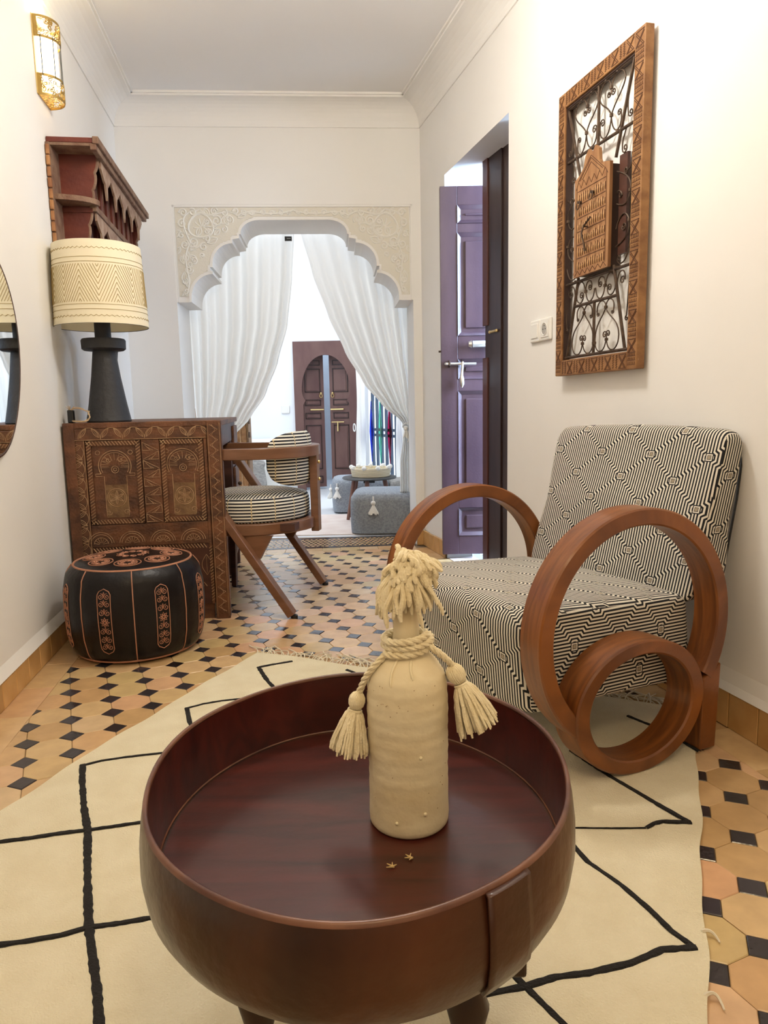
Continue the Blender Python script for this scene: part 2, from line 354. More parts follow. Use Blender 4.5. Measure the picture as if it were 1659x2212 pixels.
# cove cornices
def cornice(P, t0, t1, name):
    prof = [(0, ZC - .012), (.006, ZC - .012), (.006, ZC)] + [(.006 + .112 * (1 - math.cos(a)), ZC + .098 * math.sin(a)) for a in [PI / 2 * i / 8 for i in range(9)]] + [(.118, ZI + .004), (.128, ZI + .004), (.128, 2.42), (0, 2.42)]
    n = len(prof); vs = [P(t, o, z) for t in (t0, t1) for o, z in prof]
    o = M().add(vs, [(i, (i + 1) % n, n + (i + 1) % n, n + i) for i in range(n)] + [tuple(range(n)), tuple(range(n, 2 * n))]).build(name, 'plaster')
    return struct(o)
cornice(PLw, -1.2, 4.1, 'trim_1'); cornice(PRw, 0, 5.6, 'trim_2'); cornice(PBw, 0, 1.66, 'trim_3')

# ---- carved multifoil arch filling the top of the opening
CX = (SL + SR) / 2
half = [(.626, 1.39), (.569, 1.39)] + [(.569 - .12 * (1 - math.cos(a)), 1.41 + .128 * math.sin(a)) for a in [PI / 2 * i / 9 for i in range(10)]]
half += [(.449, 1.552), (.4655, 1.558), (.4655, 1.571), (.449, 1.571)][0:1] + [(.462, 1.556), (.462, 1.574), (.447, 1.574)]
half += [(.447 - .112 * (1 - math.cos(a)), 1.588 + .11 * math.sin(a)) for a in [PI / 2 * i / 9 for i in range(10)]]
half += [(.335, 1.718), (.298, 1.724), (.298, 1.744), (.288, 1.744)]
half += [(.288 - .105 * (1 - math.cos(a)), 1.750 + .068 * math.sin(a)) for a in [PI / 2 * i / 9 for i in range(10)]]
prof = half + [(-x, z) for x, z in half[::-1]]
HW = (SL - SR) / 2
outline = [(HW, 1.896), (HW, 1.39)] + prof[1:-1] + [(-HW, 1.39), (-HW, 1.896)]
def ngon_prism(pts, P, o0, o1):
    """concave polygon in a wall plane, triangulated and given depth"""
    bm = bmesh.new(); vs = [bm.verts.new(P(CX + x, o0, z)) for x, z in pts]; f = bm.faces.new(vs)
    r = bmesh.ops.extrude_face_region(bm, geom=[f]); d = P(0, o1, 0) - P(0, o0, 0)
    bmesh.ops.translate(bm, vec=d, verts=[v for v in r['geom'] if isinstance(v, bmesh.types.BMVert)])
    bmesh.ops.triangulate(bm, faces=bm.faces[:]); bmesh.ops.recalc_face_normals(bm, faces=bm.faces)
    return bm
def bm_obj(bm, name, m, parent=None):
    me = bpy.data.meshes.new(name); bm.to_mesh(me); bm.free(); me.materials.append(MT[m]); o = bpy.data.objects.new(name, me); COL.objects.link(o)
    if parent: o.parent = parent
    return o
arch = struct(bm_obj(ngon_prism(outline, PBw, -.012, -.335), 'trim_4', 'plaster'))
m = M()   # moulded border round the arch panel and the plain band that follows the foils
def wb(path, o, r, **k): m.tube([PBw(CX + x, o, z) for x, z in path], r, **k)
m.add([PBw(CX + x, -.004, z) for x, z in ((-HW, 1.896), (HW, 1.896), (HW, 1.886), (-HW, 1.886))], [(0, 1, 2, 3)])
for x0 in (-HW, HW - .010): wall_piece(m, PBw, CX + x0, CX + x0 + .010, 1.39, 1.896, -.002, -.014)
wall_piece(m, PBw, SR, SL, 1.884, 1.896, -.002, -.014)
m.build('moulding', 'plaster', arch)
def offset_band(pts, wd):
    out = []
    for i, (x, z) in enumerate(pts):
        a = pts[max(i - 1, 0)]; b = pts[min(i + 1, len(pts) - 1)]; dx, dz = b[0] - a[0], b[1] - a[1]; L = math.hypot(dx, dz) or 1; out.append((x - dz / L * wd * -1, z + dx / L * wd * -1))
    return out
band = M(); P_ = prof[1:-1]; Q_ = offset_band(P_, .014)
for i in range(len(P_) - 1):
    a, b, c, d = P_[i], P_[i + 1], Q_[i + 1], Q_[i]
    band.poly([PBw(CX + x, -.013, z) for x, z in (a, b, c, d)], PBw(0, -.006, 0) - PBw(0, -.013, 0))
band.build('arch_band', 'plaster', arch)
# spandrel ground (stucco tone darkened for the shade behind the relief) + arabesque relief
def inside_spandrel(x, z, mar=.0):
    x = abs(x)
    if x > HW - .014 - mar or z > 1.882 - mar or z < 1.40 + mar: return False
    # foil boundary height at this x
    pts = [p for p in half[1:]]
    zb = None
    for i in range(len(pts) - 1):
        (x0, z0), (x1, z1) = pts[i], pts[i + 1]
        if min(x0, x1) - 1e-9 <= x <= max(x0, x1) + 1e-9:
            t = 0 if abs(x1 - x0) < 1e-9 else (x - x0) / (x1 - x0); zz = z0 + (z1 - z0) * t; zb = zz if zb is None else max(zb, zz)
    if x < .183: zb = 1.818
    if x > .569: zb = 1.40
    return z > (zb or 1.818) + .018 + mar
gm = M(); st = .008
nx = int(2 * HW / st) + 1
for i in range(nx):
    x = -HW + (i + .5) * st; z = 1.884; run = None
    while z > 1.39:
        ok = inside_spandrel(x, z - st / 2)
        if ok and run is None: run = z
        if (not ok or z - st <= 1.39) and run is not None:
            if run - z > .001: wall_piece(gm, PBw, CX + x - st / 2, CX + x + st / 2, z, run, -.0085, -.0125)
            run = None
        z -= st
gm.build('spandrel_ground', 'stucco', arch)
rel = M()
def relp(path, r=.0040):
    r *= 1.3
    seg = []
    for p in path + [None]:
        if p is not None and inside_spandrel(p[0], p[1], .003): seg.append(p)
        else:
            if len(seg) > 2: rel.tube([PBw(CX + q[0], -.0075, q[1]) for q in seg], r, n=5)
            seg = []
def leaf(c, ang, L, w_, mir):
    ca, sa = math.cos(ang), math.sin(ang)
    for sgn in (-1, 1):
        p = [(c[0] + mir * (t * L * ca - sgn * w_ * math.sin(PI * t) * sa), c[1] + t * L * sa + sgn * w_ * math.sin(PI * t) * ca) for t in [i / 10 for i in range(11)]]
        relp(p, .003)
    relp([(c[0] + mir * t * L * .9 * ca, c[1] + t * L * .9 * sa) for t in [i / 6 for i in range(7)]], .002)
rs = random.Random(3)
for mir in (1, -1):
    def S(x, z, r, turns=1.4, a=0, d=1, th=.0042): relp(spiral((mir * x, z), r, turns, a if mir > 0 else PI - a, d * mir), th)
    # big palmette medallion (x grows towards the outer edge)
    cx, cz = .500, 1.790
    relp([(mir * (cx + .065 * math.cos(t) * (1 - .25 * math.sin(t))), cz + .062 * math.sin(t)) for t in [2 * PI * i / 30 for i in range(31)]], .005)
    for k in range(7):
        a = -PI / 2 + (k - 3) * .62 + PI; relp([(mir * (cx - .01 + r * math.cos(a + r * 6)), cz - .01 + r * math.sin(a + r * 6)) for r in [.006 + .006 * i for i in range(8)]], .003)
    S(cx - .03, cz - .03, .016, 1.2, 2); S(cx - .035, cz + .02, .014, 1.2, 0, -1)
    for x, z, r, tu, a, d in ((.590, 1.855, .022, 1.5, 0, 1), (.597, 1.800, .024, 1.4, 2, -1), (.540, 1.858, .020, 1.4, 1, 1), (.425, 1.862, .020, 1.5, 3, -1), (.415, 1.812, .030, 1.5, 1, 1), (.425, 1.790, .018, 1.3, 4, 1),
                               (.590, 1.690, .026, 1.5, 2, 1), (.545, 1.705, .030, 1.5, 0, -1), (.530, 1.690, .017, 1.2, 3, 1), (.585, 1.625, .020, 1.3, 1, -1), (.575, 1.560, .022, 1.4, 3, 1), (.545, 1.610, .018, 1.3, 5, -1),
                               (.490, 1.680, .022, 1.3, 2, -1), (.470, 1.720, .020, 1.3, 0, 1), (.370, 1.855, .018, 1.4, 2, 1), (.345, 1.820, .022, 1.3, 4, -1), (.310, 1.862, .016, 1.3, 0, 1), (.375, 1.770, .018, 1.3, 2, 1),
                               (.265, 1.858, .017, 1.4, 1, -1), (.225, 1.856, .014, 1.3, 3, 1), (.165, 1.856, .015, 1.4, 0, 1), (.120, 1.852, .014, 1.3, 3, -1), (.070, 1.856, .015, 1.4, 1, 1), (.025, 1.852, .012, 1.2, 3, -1),
                               (.600, 1.500, .018, 1.3, 2, 1), (.595, 1.450, .016, 1.3, 0, -1), (.565, 1.590, .014, 1.2, 4, 1), (.605, 1.740, .016, 1.2, 2, -1), (.455, 1.755, .014, 1.2, 1, 1), (.500, 1.635, .014, 1.2, 5, 1)):
        S(x, z, r, tu, a, d)
    for x, z, a, L, w_ in ((.610, 1.765, 3.9, .06, .014), (.450, 1.84, 2.2, .05, .012), (.520, 1.735, 1.2, .05, .014), (.470, 1.70, .4, .06, .016), (.395, 1.80, .6, .07, .018), (.355, 1.79, 1.9, .05, .012), (.575, 1.655, 4.4, .05, .014),
                           (.560, 1.66, .9, .06, .014), (.530, 1.60, 2.3, .05, .014), (.600, 1.55, 4.6, .06, .013), (.590, 1.47, 1.4, .06, .012), (.610, 1.44, 4.8, .04, .010), (.30, 1.83, .4, .05, .012), (.20, 1.862, 3.4, .045, .009),
                           (.095, 1.862, 3.4, .04, .009), (.48, 1.86, 3.2, .05, .012), (.565, 1.74, 2.2, .045, .012), (.600, 1.59, 1.9, .045, .011), (.43, 1.74, .8, .045, .012), (.615, 1.68, 4.2, .04, .01)):
        leaf((mir * x, z), PI - a, L, w_, mir)
    relp([(mir * q[0], q[1]) for q in bez((.60, 1.42), (.54, 1.52), (.63, 1.60), (.56, 1.70), 24) + bez((.56, 1.70), (.60, 1.80), (.62, 1.86), (.50, 1.872), 24)], .0042)
    relp([(mir * q[0], q[1]) for q in bez((.50, 1.872), (.44, 1.80), (.38, 1.90), (.30, 1.84), 24) + bez((.30, 1.84), (.22, 1.89), (.15, 1.82), (0, 1.868), 30)], .0042)
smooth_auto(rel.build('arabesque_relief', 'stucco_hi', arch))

# ---- floors
m = M(); m.add([(x, y, z) for z in (-.10, -.0042) for x, y in ((-1.6, -1.3), (1.75, -1.3), (1.75, 4.5), (-1.6, 4.5))], [(0, 3, 2, 1), (4, 5, 6, 7), (0, 1, 5, 4), (1, 2, 6, 5), (2, 3, 7, 6), (3, 0, 4, 7)])
floor = struct(m.build('floor', 'grout'))
def camproj(p):
    v = Vector(p) - cam.matrix_world.translation; zz = v.dot(_f)
    if zz < .05: return None
    return (829.5 + FPX * v.dot(_R) / zz, 1106 - FPX * v.dot(_U) / zz, zz)
# rug outline is needed to know which tiles stay uncovered
RC = Vector((-.430, 2.285, 0)); RA = Vector((.9236, -.3834, 0)); RB = Vector((-.3834, -.9236, 0)); RW, RL = 1.333, 1.50
def on_rug(p, mar=.03):
    d = Vector((p[0], p[1], 0)) - RC; a, b = d.dot(RA), d.dot(RB); return mar + .12 * max(b / RL, 0) ** 4 < a < RW - mar and mar < b < RL
def clip(poly, n, d):
    """keep the side n.p <= d"""
    out = []
    for i in range(len(poly)):
        a, b = poly[i], poly[(i + 1) % len(poly)]; fa, fb = a[0] * n[0] + a[1] * n[1] - d, b[0] * n[0] + b[1] * n[1] - d
        if fa <= 0: out.append(a)
        if (fa < 0 < fb) or (fb < 0 < fa): t = fa / (fa - fb); out.append((a[0] + (b[0] - a[0]) * t, a[1] + (b[1] - a[1]) * t))
    return out
def area2(p): return abs(sum(p[i][0] * p[(i + 1) % len(p)][1] - p[(i + 1) % len(p)][0] * p[i][1] for i in range(len(p)))) / 2
def tile_geo(poly, inset=.0006, bev=.0016, z=0.0, dz=(0, 0)):
    cx = sum(p[0] for p in poly) / len(poly); cy = sum(p[1] for p in poly) / len(poly); n = len(poly)
    def off(k):
        out = []
        for x, y in poly:
            d = math.hypot(x - cx, y - cy) or 1; f = max(0, 1 - k / d); out.append((cx + (x - cx) * f, cy + (y - cy) * f))
        return out
    A = off(inset); B = off(inset + bev)
    tl = lambda x, y: z + dz[0] * (x - cx) + dz[1] * (y - cy)
    vs = [(x, y, -.006) for x, y in A] + [(x, y, tl(x, y) - .0012) for x, y in A] + [(x, y, tl(x, y)) for x, y in B]
    fs = [(i, (i + 1) % n, n + (i + 1) % n, n + i) for i in range(n)] + [(n + i, n + (i + 1) % n, 2 * n + (i + 1) % n, 2 * n + i) for i in range(n)] + [tuple(range(2 * n, 3 * n))]
    return vs, fs
W0, WV = complex(-.3990, 2.3317), complex(.04187, -.09492) * .99
O0 = W0 + WV * complex(.5, .5)
ap = abs(WV); sq = ap * (math.sqrt(2) - 1)
wang = math.atan2(WV.imag, WV.real)
def oct_pts(c):
    r = ap / 2 / math.cos(PI / 8); return [(c.real + r * math.cos(wang + PI / 8 + k * PI / 4), c.imag + r * math.sin(wang + PI / 8 + k * PI / 4)) for k in range(8)]
def sq_pts(c):
    r = sq / math.sqrt(2); return [(c.real + r * math.cos(wang + k * PI / 2), c.imag + r * math.sin(wang + k * PI / 2)) for k in range(4)]
bw = .098   # plain border strip along the walls
def planeL(off): p = PLw(0, off, 0); n = -LN; return (n.x, n.y), n.dot(p)
def planeR(off): p = PRw(0, off, 0); n = -RN; return (n.x, n.y), n.dot(p)
def planeB(off): p = PBw(0, off, 0); n = -BN; return (n.x, n.y), n.dot(p)
cand = []
rt = random.Random(11)
for i in range(-60, 60):
    for j in range(-60, 60):
        for kind, c in (('oct', O0 + WV * complex(i, j)), ('sq', W0 + WV * complex(i, j))):
            if not (-1.5 < c.real < 1.5 and -.2 < c.imag < 4.3): continue
            p = oct_pts(c) if kind == 'oct' else sq_pts(c)
            n0 = len(p)
            for pl in (planeL(bw), planeR(bw), planeB(.085)): p = clip(p, *pl) if p else p
            if len(p) < 3 or area2(p) < .00012: continue
            q = camproj((c.real, c.imag, 0)); vis = q is not None and -60 < q[0] < 1720 and 850 < q[1] < 2270
            hidden = on_rug((c.real, c.imag)) or (Vector((c.real, c.imag)) - Vector((-.858, 2.40))).length < .17
            cand.append((kind, p, vis and not hidden, q[2] if q else 99, len(p) != n0 or area2(p) < (.0083 if kind == 'oct' else .0017), c))
zrt = lambda: (rt.uniform(-.0009, .0003), (rt.uniform(-.008, .008), rt.uniform(-.008, .008)))
def local_tile(p, c, m_, name):
    z, dz = zrt(); vs, fs = tile_geo([(x - c.real, y - c.imag) for x, y in p], z=0, dz=dz)
    o = M().add(vs, fs).build(name, m_, floor); o.location = (c.real, c.imag, z); return o
oct_lib = []; sq_lib = []
for kind, lib, m_, nm in (('oct', oct_lib, 'tan', 'octagonal_tile'), ('sq', sq_lib, 'blk', 'square_tile')):
    vis = sorted([t for t in cand if t[0] == kind and t[2]], key=lambda t: t[3]); rest = [t for t in cand if t[0] == kind and not t[2]]
    singles, far = vis[:300], vis[300:]
    for kk, t in enumerate(singles):
        if t[4]: local_tile(t[1], t[5], m_, nm)
        else:
            if len(lib) < 6: lib.append(local_tile(t[1], t[5], m_, nm)); continue
            o = rt.choice(lib).copy(); COL.objects.link(o); o.location = (t[5].real, t[5].imag, rt.uniform(-.0009, .0003))
    mm = M()
    for t in far + [r for r in rest if r[5].imag > -.2]:
        z, dz = zrt(); vs, fs = tile_geo(t[1], z=z, dz=dz); mm.add(vs, fs)
    o = mm.build(nm + '_field', m_ + '_s', floor); o['kind'] = 'stuff'
# plain border tiles along walls
def border(P, t0, t1, o0, o1, L, name='border_tile', m_='tan'):
    t = t0; k = 0
    while t < t1 - .01:
        e = min(t + L * rt.uniform(.94, 1.06), t1); pp = [P(a, b, 0) for a, b in ((t, o0), (e, o0), (e, o1), (t, o1))]
        c = complex(sum(q.x for q in pp) / 4, sum(q.y for q in pp) / 4); local_tile([(q.x, q.y) for q in pp], c, m_, name); t = e
border(PLw, -.2, 4.0, .004, bw, .20); border(PRw, .08, .40, .004, bw, .19); border(PRw, 1.19, 4.6, .004, bw, .19); border(PBw, .06, 1.35, -.002, .083, .105); border(PRw, .42, 1.17, -.002, bw, .15, 'border_tile', 'tan')
# threshold mosaic (star-like rows, a few pixels each): joined
ma, mb = M(), M(); cell = .043
for r in range(8):
    for k in range(31):
        s0, o0 = SR + .005 + k * .0415, -.006 - r * .0415
        if s0 + .04 > SL: continue
        q = [(s0, o0), (s0 + .0405, o0), (s0 + .0405, o0 - .0405), (s0, o0 - .0405)]; ce = (s0 + .02, o0 - .02)
        edge = r in (0, 7) or k in (0, 30)
        for e in range(4):
            tri = [q[e], q[(e + 1) % 4], ce]; pp = [PBw(a, b, 0) for a, b in tri]
            vs, fs = tile_geo([(p.x, p.y) for p in pp], .0004, .0006, z=rt.uniform(-.0008, 0))
            (mb if (edge or (e % 2 == (r + k) % 2)) else ma).add(vs, fs)
o = ma.build('threshold_mosaic_ochre', 'tan_s', floor); o['kind'] = 'stuff'
o = mb.build('threshold_mosaic_black', 'blk_s', floor); o['kind'] = 'stuff'
# skirting tiles
def skirting(name, P, t0, t1, L, h, th=.012):
    root = None; t = t0
    while t < t1 - .02:
        e = min(t + L * rt.uniform(.97, 1.03), t1); mm = M()
        hh = h * rt.uniform(.97, 1.03); mid = (t + e) / 2; org = P(mid, 0, 0)
        vs = [P(a, b, z) - org for z in (.0005, hh) for a, b in ((t + .0012, .0), (e - .0012, .0), (e - .0012, th), (t + .0012, th))]
        mm.add(vs, [(0, 3, 2, 1), (4, 5, 6, 7), (0, 1, 5, 4), (1, 2, 6, 5), (2, 3, 7, 6), (3, 0, 4, 7)])
        if root is None:
            bb = M(); wall_piece(bb, P, t0, t1, 0, h * .96, .0005, th * .55); root = struct(bb.build(name, 'grout'))
        o = mm.build('skirting_tile', 'skirt', root, bevel=.0015, seg=1); o.location = org; t = e
skirting('baseboard_left', PLw, -1.15, 4.05, .105, .076); skirting('baseboard_right', PRw, 1.178, 5.3, .096, .090); skirting('baseboard_right_far', PRw, .012, .395, .096, .088); skirting('baseboard_back', PBw, .002, SR - .002, .1, .088)
skirting('baseboard_back_left', PBw, SL + .003, 1.64, .1, .088)
# plaster lip above the skirting
for P, t0, t1, h, nm in ((PLw, -1.15, 4.05, .078, 'trim_5'), (PRw, 1.178, 5.3, .092, 'trim_6')):
    vs = [P(t, o, z) for t in (t0, t1) for o, z in ((0, h), (.014, h), (.006, h + .02), (0, h + (.035 if nm == 'trim_5' else .055)))]
    struct(M().add(vs, [(0, 1, 5, 4), (1, 2, 6, 5), (2, 3, 7, 6), (0, 3, 2, 1), (4, 5, 6, 7)]).build(nm, 'plaster'))

# ---- far room shell
m = M(); m.b2(-2.6, 3.2, 4.46, 7.4, -.10, -.003); ffl = struct(m.build('floor_far', 'palefloor'))
m = M(); m.b2(-2.6, -.62, 7.13, 7.28, 0, 2.75); m.b2(-.62 + .0, -.2, 7.13, 7.28, 1.44, 2.75); m.b2(-.84, -.62, 7.13, 7.28, 1.44, 2.75); m = M()
m.b2(-2.6, -.845, 7.13, 7.28, 0, 2.75); m.b2(-.235, .1, 7.13, 7.28, 0, 2.75); m.b2(-.845, -.235, 7.13, 7.28, 1.44, 2.75)
struct(m.build('wall_far', 'white_room'))
m = M(); m.b2(-2.7, -2.6, 4.46, 7.3, 0, 2.75); struct(m.build('wall_far_left', 'white_room'))
m = M()
FD = Vector((-.3787, .9255, 0)); FN = Vector((-.9255, -.3787, 0)); FP = Vector((.17, 6.08, 0))   # right wall of the far room
def PFw(t, o, z): return FP + FD * t + FN * o + Vector((0, 0, z))
wall_piece(m, PFw, -1.75, -.32, 0, 2.75, 0, -.2); wall_piece(m, PFw, .78, 1.2, 0, 2.75, 0, -.2); wall_piece(m, PFw, -.32, .78, 2.1, 2.75, 0, -.2)
struct(m.build('wall_far_right', 'white_room'))
m = M(); m.b2(-2.7, 2.0, 4.46, 7.3, 2.75, 2.85); struct(m.build('ceiling_far', 'white_room'))
# room glimpsed through the far double door
m = M(); m.b2(-1.1, .1, 8.1, 8.2, 0, 2.0); m.b2(-1.15, -1.05, 7.3, 8.1, 0, 2.0); m.b2(.02, .1, 7.3, 8.1, 0, 2.0); m.b2(-1.1, .1, 7.28, 8.2, -.1, 0); struct(m.build('wall_beyond', 'white_room'))
# ---- side room shell behind the right-hand opening
m = M(); m.b2(.26, 2.2, 4.48, 4.6, 0, 2.6); m.b2(2.1, 2.2, 2.0, 4.5, 0, 2.6); struct(m.build('wall_side_back', 'white_room'))
m = M(); m.add([(x, y, z) for z in (2.32, 2.4) for x, y in ((.45, 4.5), (2.2, 4.5), (2.2, 2.0), (1.02, 2.0))], [(0, 3, 2, 1), (4, 5, 6, 7), (0, 1, 5, 4), (1, 2, 6, 5), (2, 3, 7, 6), (3, 0, 4, 7)]); struct(m.build('ceiling_side', 'white_room'))
m = M(); m.add([(x, y, z) for z in (-.1, -.0015) for x, y in ((.36, 4.45), (2.2, 4.45), (2.2, 2.0), (.93, 2.0))], [(0, 3, 2, 1), (4, 5, 6, 7), (0, 1, 5, 4), (1, 2, 6, 5), (2, 3, 7, 6), (3, 0, 4, 7)])
fs_ = struct(m.build('floor_side', 'whitetile'))
# marble threshold + dark border + checker
m = M(); wall_piece(m, PRw, .42, 1.17, -.003, .003, -.001, -.14); m.build('threshold_slab', 'marble', fs_)
mm = M(); wall_piece(mm, PRw, .2, 1.5, -.0015, .0012, -.141, -.20); mm.build('border_strip', 'blacktile', fs_)
k = 0
for i in range(12):
    for j in range(6):
        s = .052; c = PRw(.25 + (i + (j % 2) * .5) * s * 1.36, -.235 - j * s * .68, 0); mm = M()
        d = s * .62; mm.add([(d * a * RD.x + d * b * RN.x, d * a * RD.y + d * b * RN.y, z) for z in (-.004, .0012) for a, b in ((-1, 0), (0, -1), (1, 0), (0, 1))], [(0, 3, 2, 1), (4, 5, 6, 7), (0, 1, 5, 4), (1, 2, 6, 5), (2, 3, 7, 6), (3, 0, 4, 7)])
        o = mm.build('black_diamond_tile', 'blacktile', fs_) if (i, j) == (0, 0) else ck.copy()
        if (i, j) != (0, 0): COL.objects.link(o)
        ck = o; o.location = c

# ================================================================== OBJECTS
V3 = Vector
# ---------------------------------------------------------- carved desk (local X = out from the wall, Y = along the wall)
DW, DL, DH = .566, 1.09, .766
desk = thing('carved_desk', 'carved brown wooden desk with zigzag posts standing against the left wall', 'desk', PLw(2.632, .008, 0), TL)
m = M(); m.b2(0, DW, 0, DL, DH - .022, DH); m.build('desk_top', 'deskwood', desk, bevel=.003)
m = M(); m.b2(.005, DW - .06, .012, .034, .0, DH - .022); m.build('end_panel', 'deskwood', desk)
# front post (zigzag) and the other framing members of the carved end
pw = .048
m = M(); m.b2(DW - pw - .006, DW, -.006, .045, 0, DH - .001); m.build('front_post', 'deskwood', desk, bevel=.003)
m = M(); m.b2(0, .040, -.002, .034, .0, DH - .004); m.build('wall_post', 'deskwood', desk, bevel=.003)
def pa(a, z, y=0): return V3((a, y, z))      # panel coordinates
A0, A1 = .040, DW - pw - .008                # inside the posts
m = M(); m.b2(A0, A1, .0, .022, .702, DH - .022); m.build('top_rail', 'deskwood', desk, bevel=.002)
m = M(); m.b2(A0, .073, .001, .022, .09, .702); m.build('stile', 'deskwood', desk, bevel=.002)
m = M(); m.b2(A1 - .012, A1, .001, .022, .06, .702); m.build('stile', 'deskwood', desk, bevel=.002)
m = M(); m.b2(.073, A1 - .012, .002, .022, .300, .385); m.build('fan_rail', 'deskwood', desk, bevel=.002)
m = M(); m.b2(.272, .337, .001, .022, .385, .702); m.build('centre_panel', 'deskwood', desk, bevel=.002)
m = M(); m.b2(.073, A1 - .012, .006, .022, .06, .300); m.build('lower_panel', 'deskdark', desk)
cut = M()                                    # light worn edges of the carving
def L(pts, y=-.0005, r=.0011): cut.tube([pa(a, z, y) for a, z in pts], r, n=4)
zz = []                                       # zigzag down the post
k = 0; z = DH - .015
while z > .02:
    zz.append((DW - pw + .004 + (.030 if k % 2 else 0), z)); z -= .0195; k += 1
L(zz, -.0065, .0013); L([(a + .008 * (1 if i % 2 == 0 else -1), z) for i, (a, z) in enumerate(zz)], -.0065, .0008)
for a in (DW - pw - .001, DW - .006): L([(a, DH - .01), (a, .01)], -.0065, .0009)
# leaf arches along top rail and down the stile
def lens(c, ang, Ln, w_, y=-.0005):
    ca, sa = math.cos(ang), math.sin(ang)
    for s_ in (-1, 1): L([(c[0] + (t - .5) * Ln * ca - s_ * w_ * math.sin(PI * t) * sa, c[1] + (t - .5) * Ln * sa + s_ * w_ * math.sin(PI * t) * ca) for t in [i / 8 for i in range(9)]], y)
    L([(c[0] - .4 * Ln * ca, c[1] - .4 * Ln * sa), (c[0] + .4 * Ln * ca, c[1] + .4 * Ln * sa)], y, .0007)
n_ = 6
for i in range(n_):
    c = A0 + .012 + (A1 - A0) * (i + .5) / n_; w2 = (A1 - A0) / n_ / 2
    L(arc((c, .706), w2, 0, PI, 12, 1, 1.05)); lens((c - w2 * .55, .728), .95, .042, .006); lens((c + w2 * .55, .728), PI - .95, .042, .006)
for i in range(10):
    z = .690 - i * .0615
    lens((.046, z - .016), .7, .040, .006); lens((.046, z - .046), -.7, .040, .006); L(arc((.040, z - .031), .030, -PI / 2, PI / 2, 10, .9, 1))
for a in (.070,): L([(a, .70), (a, .10)])
L([(A0, .703), (A1, .703)], -.001, .0013)
# two framed panels with twisted rope surrounds, horseshoe arch and rosette
def rope(a0, z0, a1, z1, wd=.016, step=.0115):
    Ln = math.hypot(a1 - a0, z1 - z0); n = int(Ln / step); ux, uz = (a1 - a0) / Ln, (z1 - z0) / Ln
    for i in range(n):
        t = (i + .5) * step; c = (a0 + ux * t, z0 + uz * t); d = wd / 2
        L([(c[0] - ux * d * .7 - uz * d, c[1] - uz * d * .7 + ux * d), (c[0] + ux * d * .7 + uz * d, c[1] + uz * d * .7 - ux * d)], .0005, .0015)
pale = M()
for (p0, p1) in ((.076, .269), (.340, A1 - .014)):
    z0, z1 = .388, .699
    fr = M()
    for b in ((p0, p1, z1 - .018, z1), (p0, p1, z0, z0 + .018), (p0, p0 + .018, z0, z1), (p1 - .018, p1, z0, z1)): fr.b2(b[0], b[1], .001, .022, b[2], b[3])
    fr.build('rope_frame', 'deskwood', desk)
    m = M(); m.b2(p0 + .018, p1 - .018, .007, .022, z0 + .018, z1 - .018); pn = m.build('arched_panel', 'deskwood', desk)
    rope(p0, z1 - .009, p1, z1 - .009); rope(p0, z0 + .009, p1, z0 + .009); rope(p0 + .009, z1, p0 + .009, z0); rope(p1 - .009, z0, p1 - .009, z1)
    c = ((p0 + p1) / 2, .605); R = .058
    L(arc(c, R, -.5, PI + .5, 26), .006, .0015); L(arc(c, R - .008, -.5, PI + .5, 26), .006, .0009)
    for s_ in (-1, 1):
        L([(c[0] + s_ * R * .88, .577), (c[0] + s_ * (R + .012), .577), (c[0] + s_ * (R + .012), .568), (c[0] + s_ * .040, .568), (c[0] + s_ * .040, .418)], .006, .0012)
        L(arc((c[0] + s_ * .058, .655), .008, 0, 2 * PI, 10), .006); L(spiral((c[0] + s_ * .032, .432), .012, 1.2, 0, s_, 12), .006); L(spiral((c[0] + s_ * .022, .628), .012, 1.2, 1, s_, 12), .006)
        for q in range(4): L([(c[0] + s_ * (.020 + .004 * q), .60 + q * .012), (c[0] + s_ * (.050 - .003 * q), .60 + q * .012)], .006, .0008)
    for q in range(9): a = PI * q / 8; L([(c[0] + .022 * math.cos(a), c[1] + .022 * math.sin(a)), (c[0] + .047 * math.cos(a), c[1] + .047 * math.sin(a))], .006, .0008)
    L(arc((c[0], .592), .013, 0, 2 * PI, 12), .006); L(arc((c[0], .592), .006, 0, 2 * PI, 8), .006)
    rc = (c[0], .487)
    L(arc(rc, .034, 0, 2 * PI, 24), .005, .0014); L(arc(rc, .028, 0, 2 * PI, 24), .005, .0008)
    for q in range(6): lens((rc[0] + .013 * math.cos(q * PI / 3 + .5), rc[1] + .013 * math.sin(q * PI / 3 + .5)), q * PI / 3 + .5, .026, .004, .005)
    pale = M(); pale.b2(c[0] - .040, c[0] + .040, .0055, .008, .412, .535); pale.build('worn_inset', 'deskpale', desk)

# zigzag triangles in the centre panel
for i in range(9):
    z = .690 - i * .0335
    L([(.276, z), (.333, z - .030), (.276, z - .030), (.276, z)] if i % 2 == 0 else [(.333, z), (.276, z - .030), (.333, z - .030), (.333, z)], -.0002, .0012)
    for q in (.3, .6): L([(.276 + .057 * q * .5, z - .030 * q), (.276 + .057 * q * .5 + .020, z - .030)] if i % 2 == 0 else [(.333 - .057 * q * .5, z - .030 * q), (.333 - .057 * q * .5 - .020, z - .030)], -.0002, .0009)
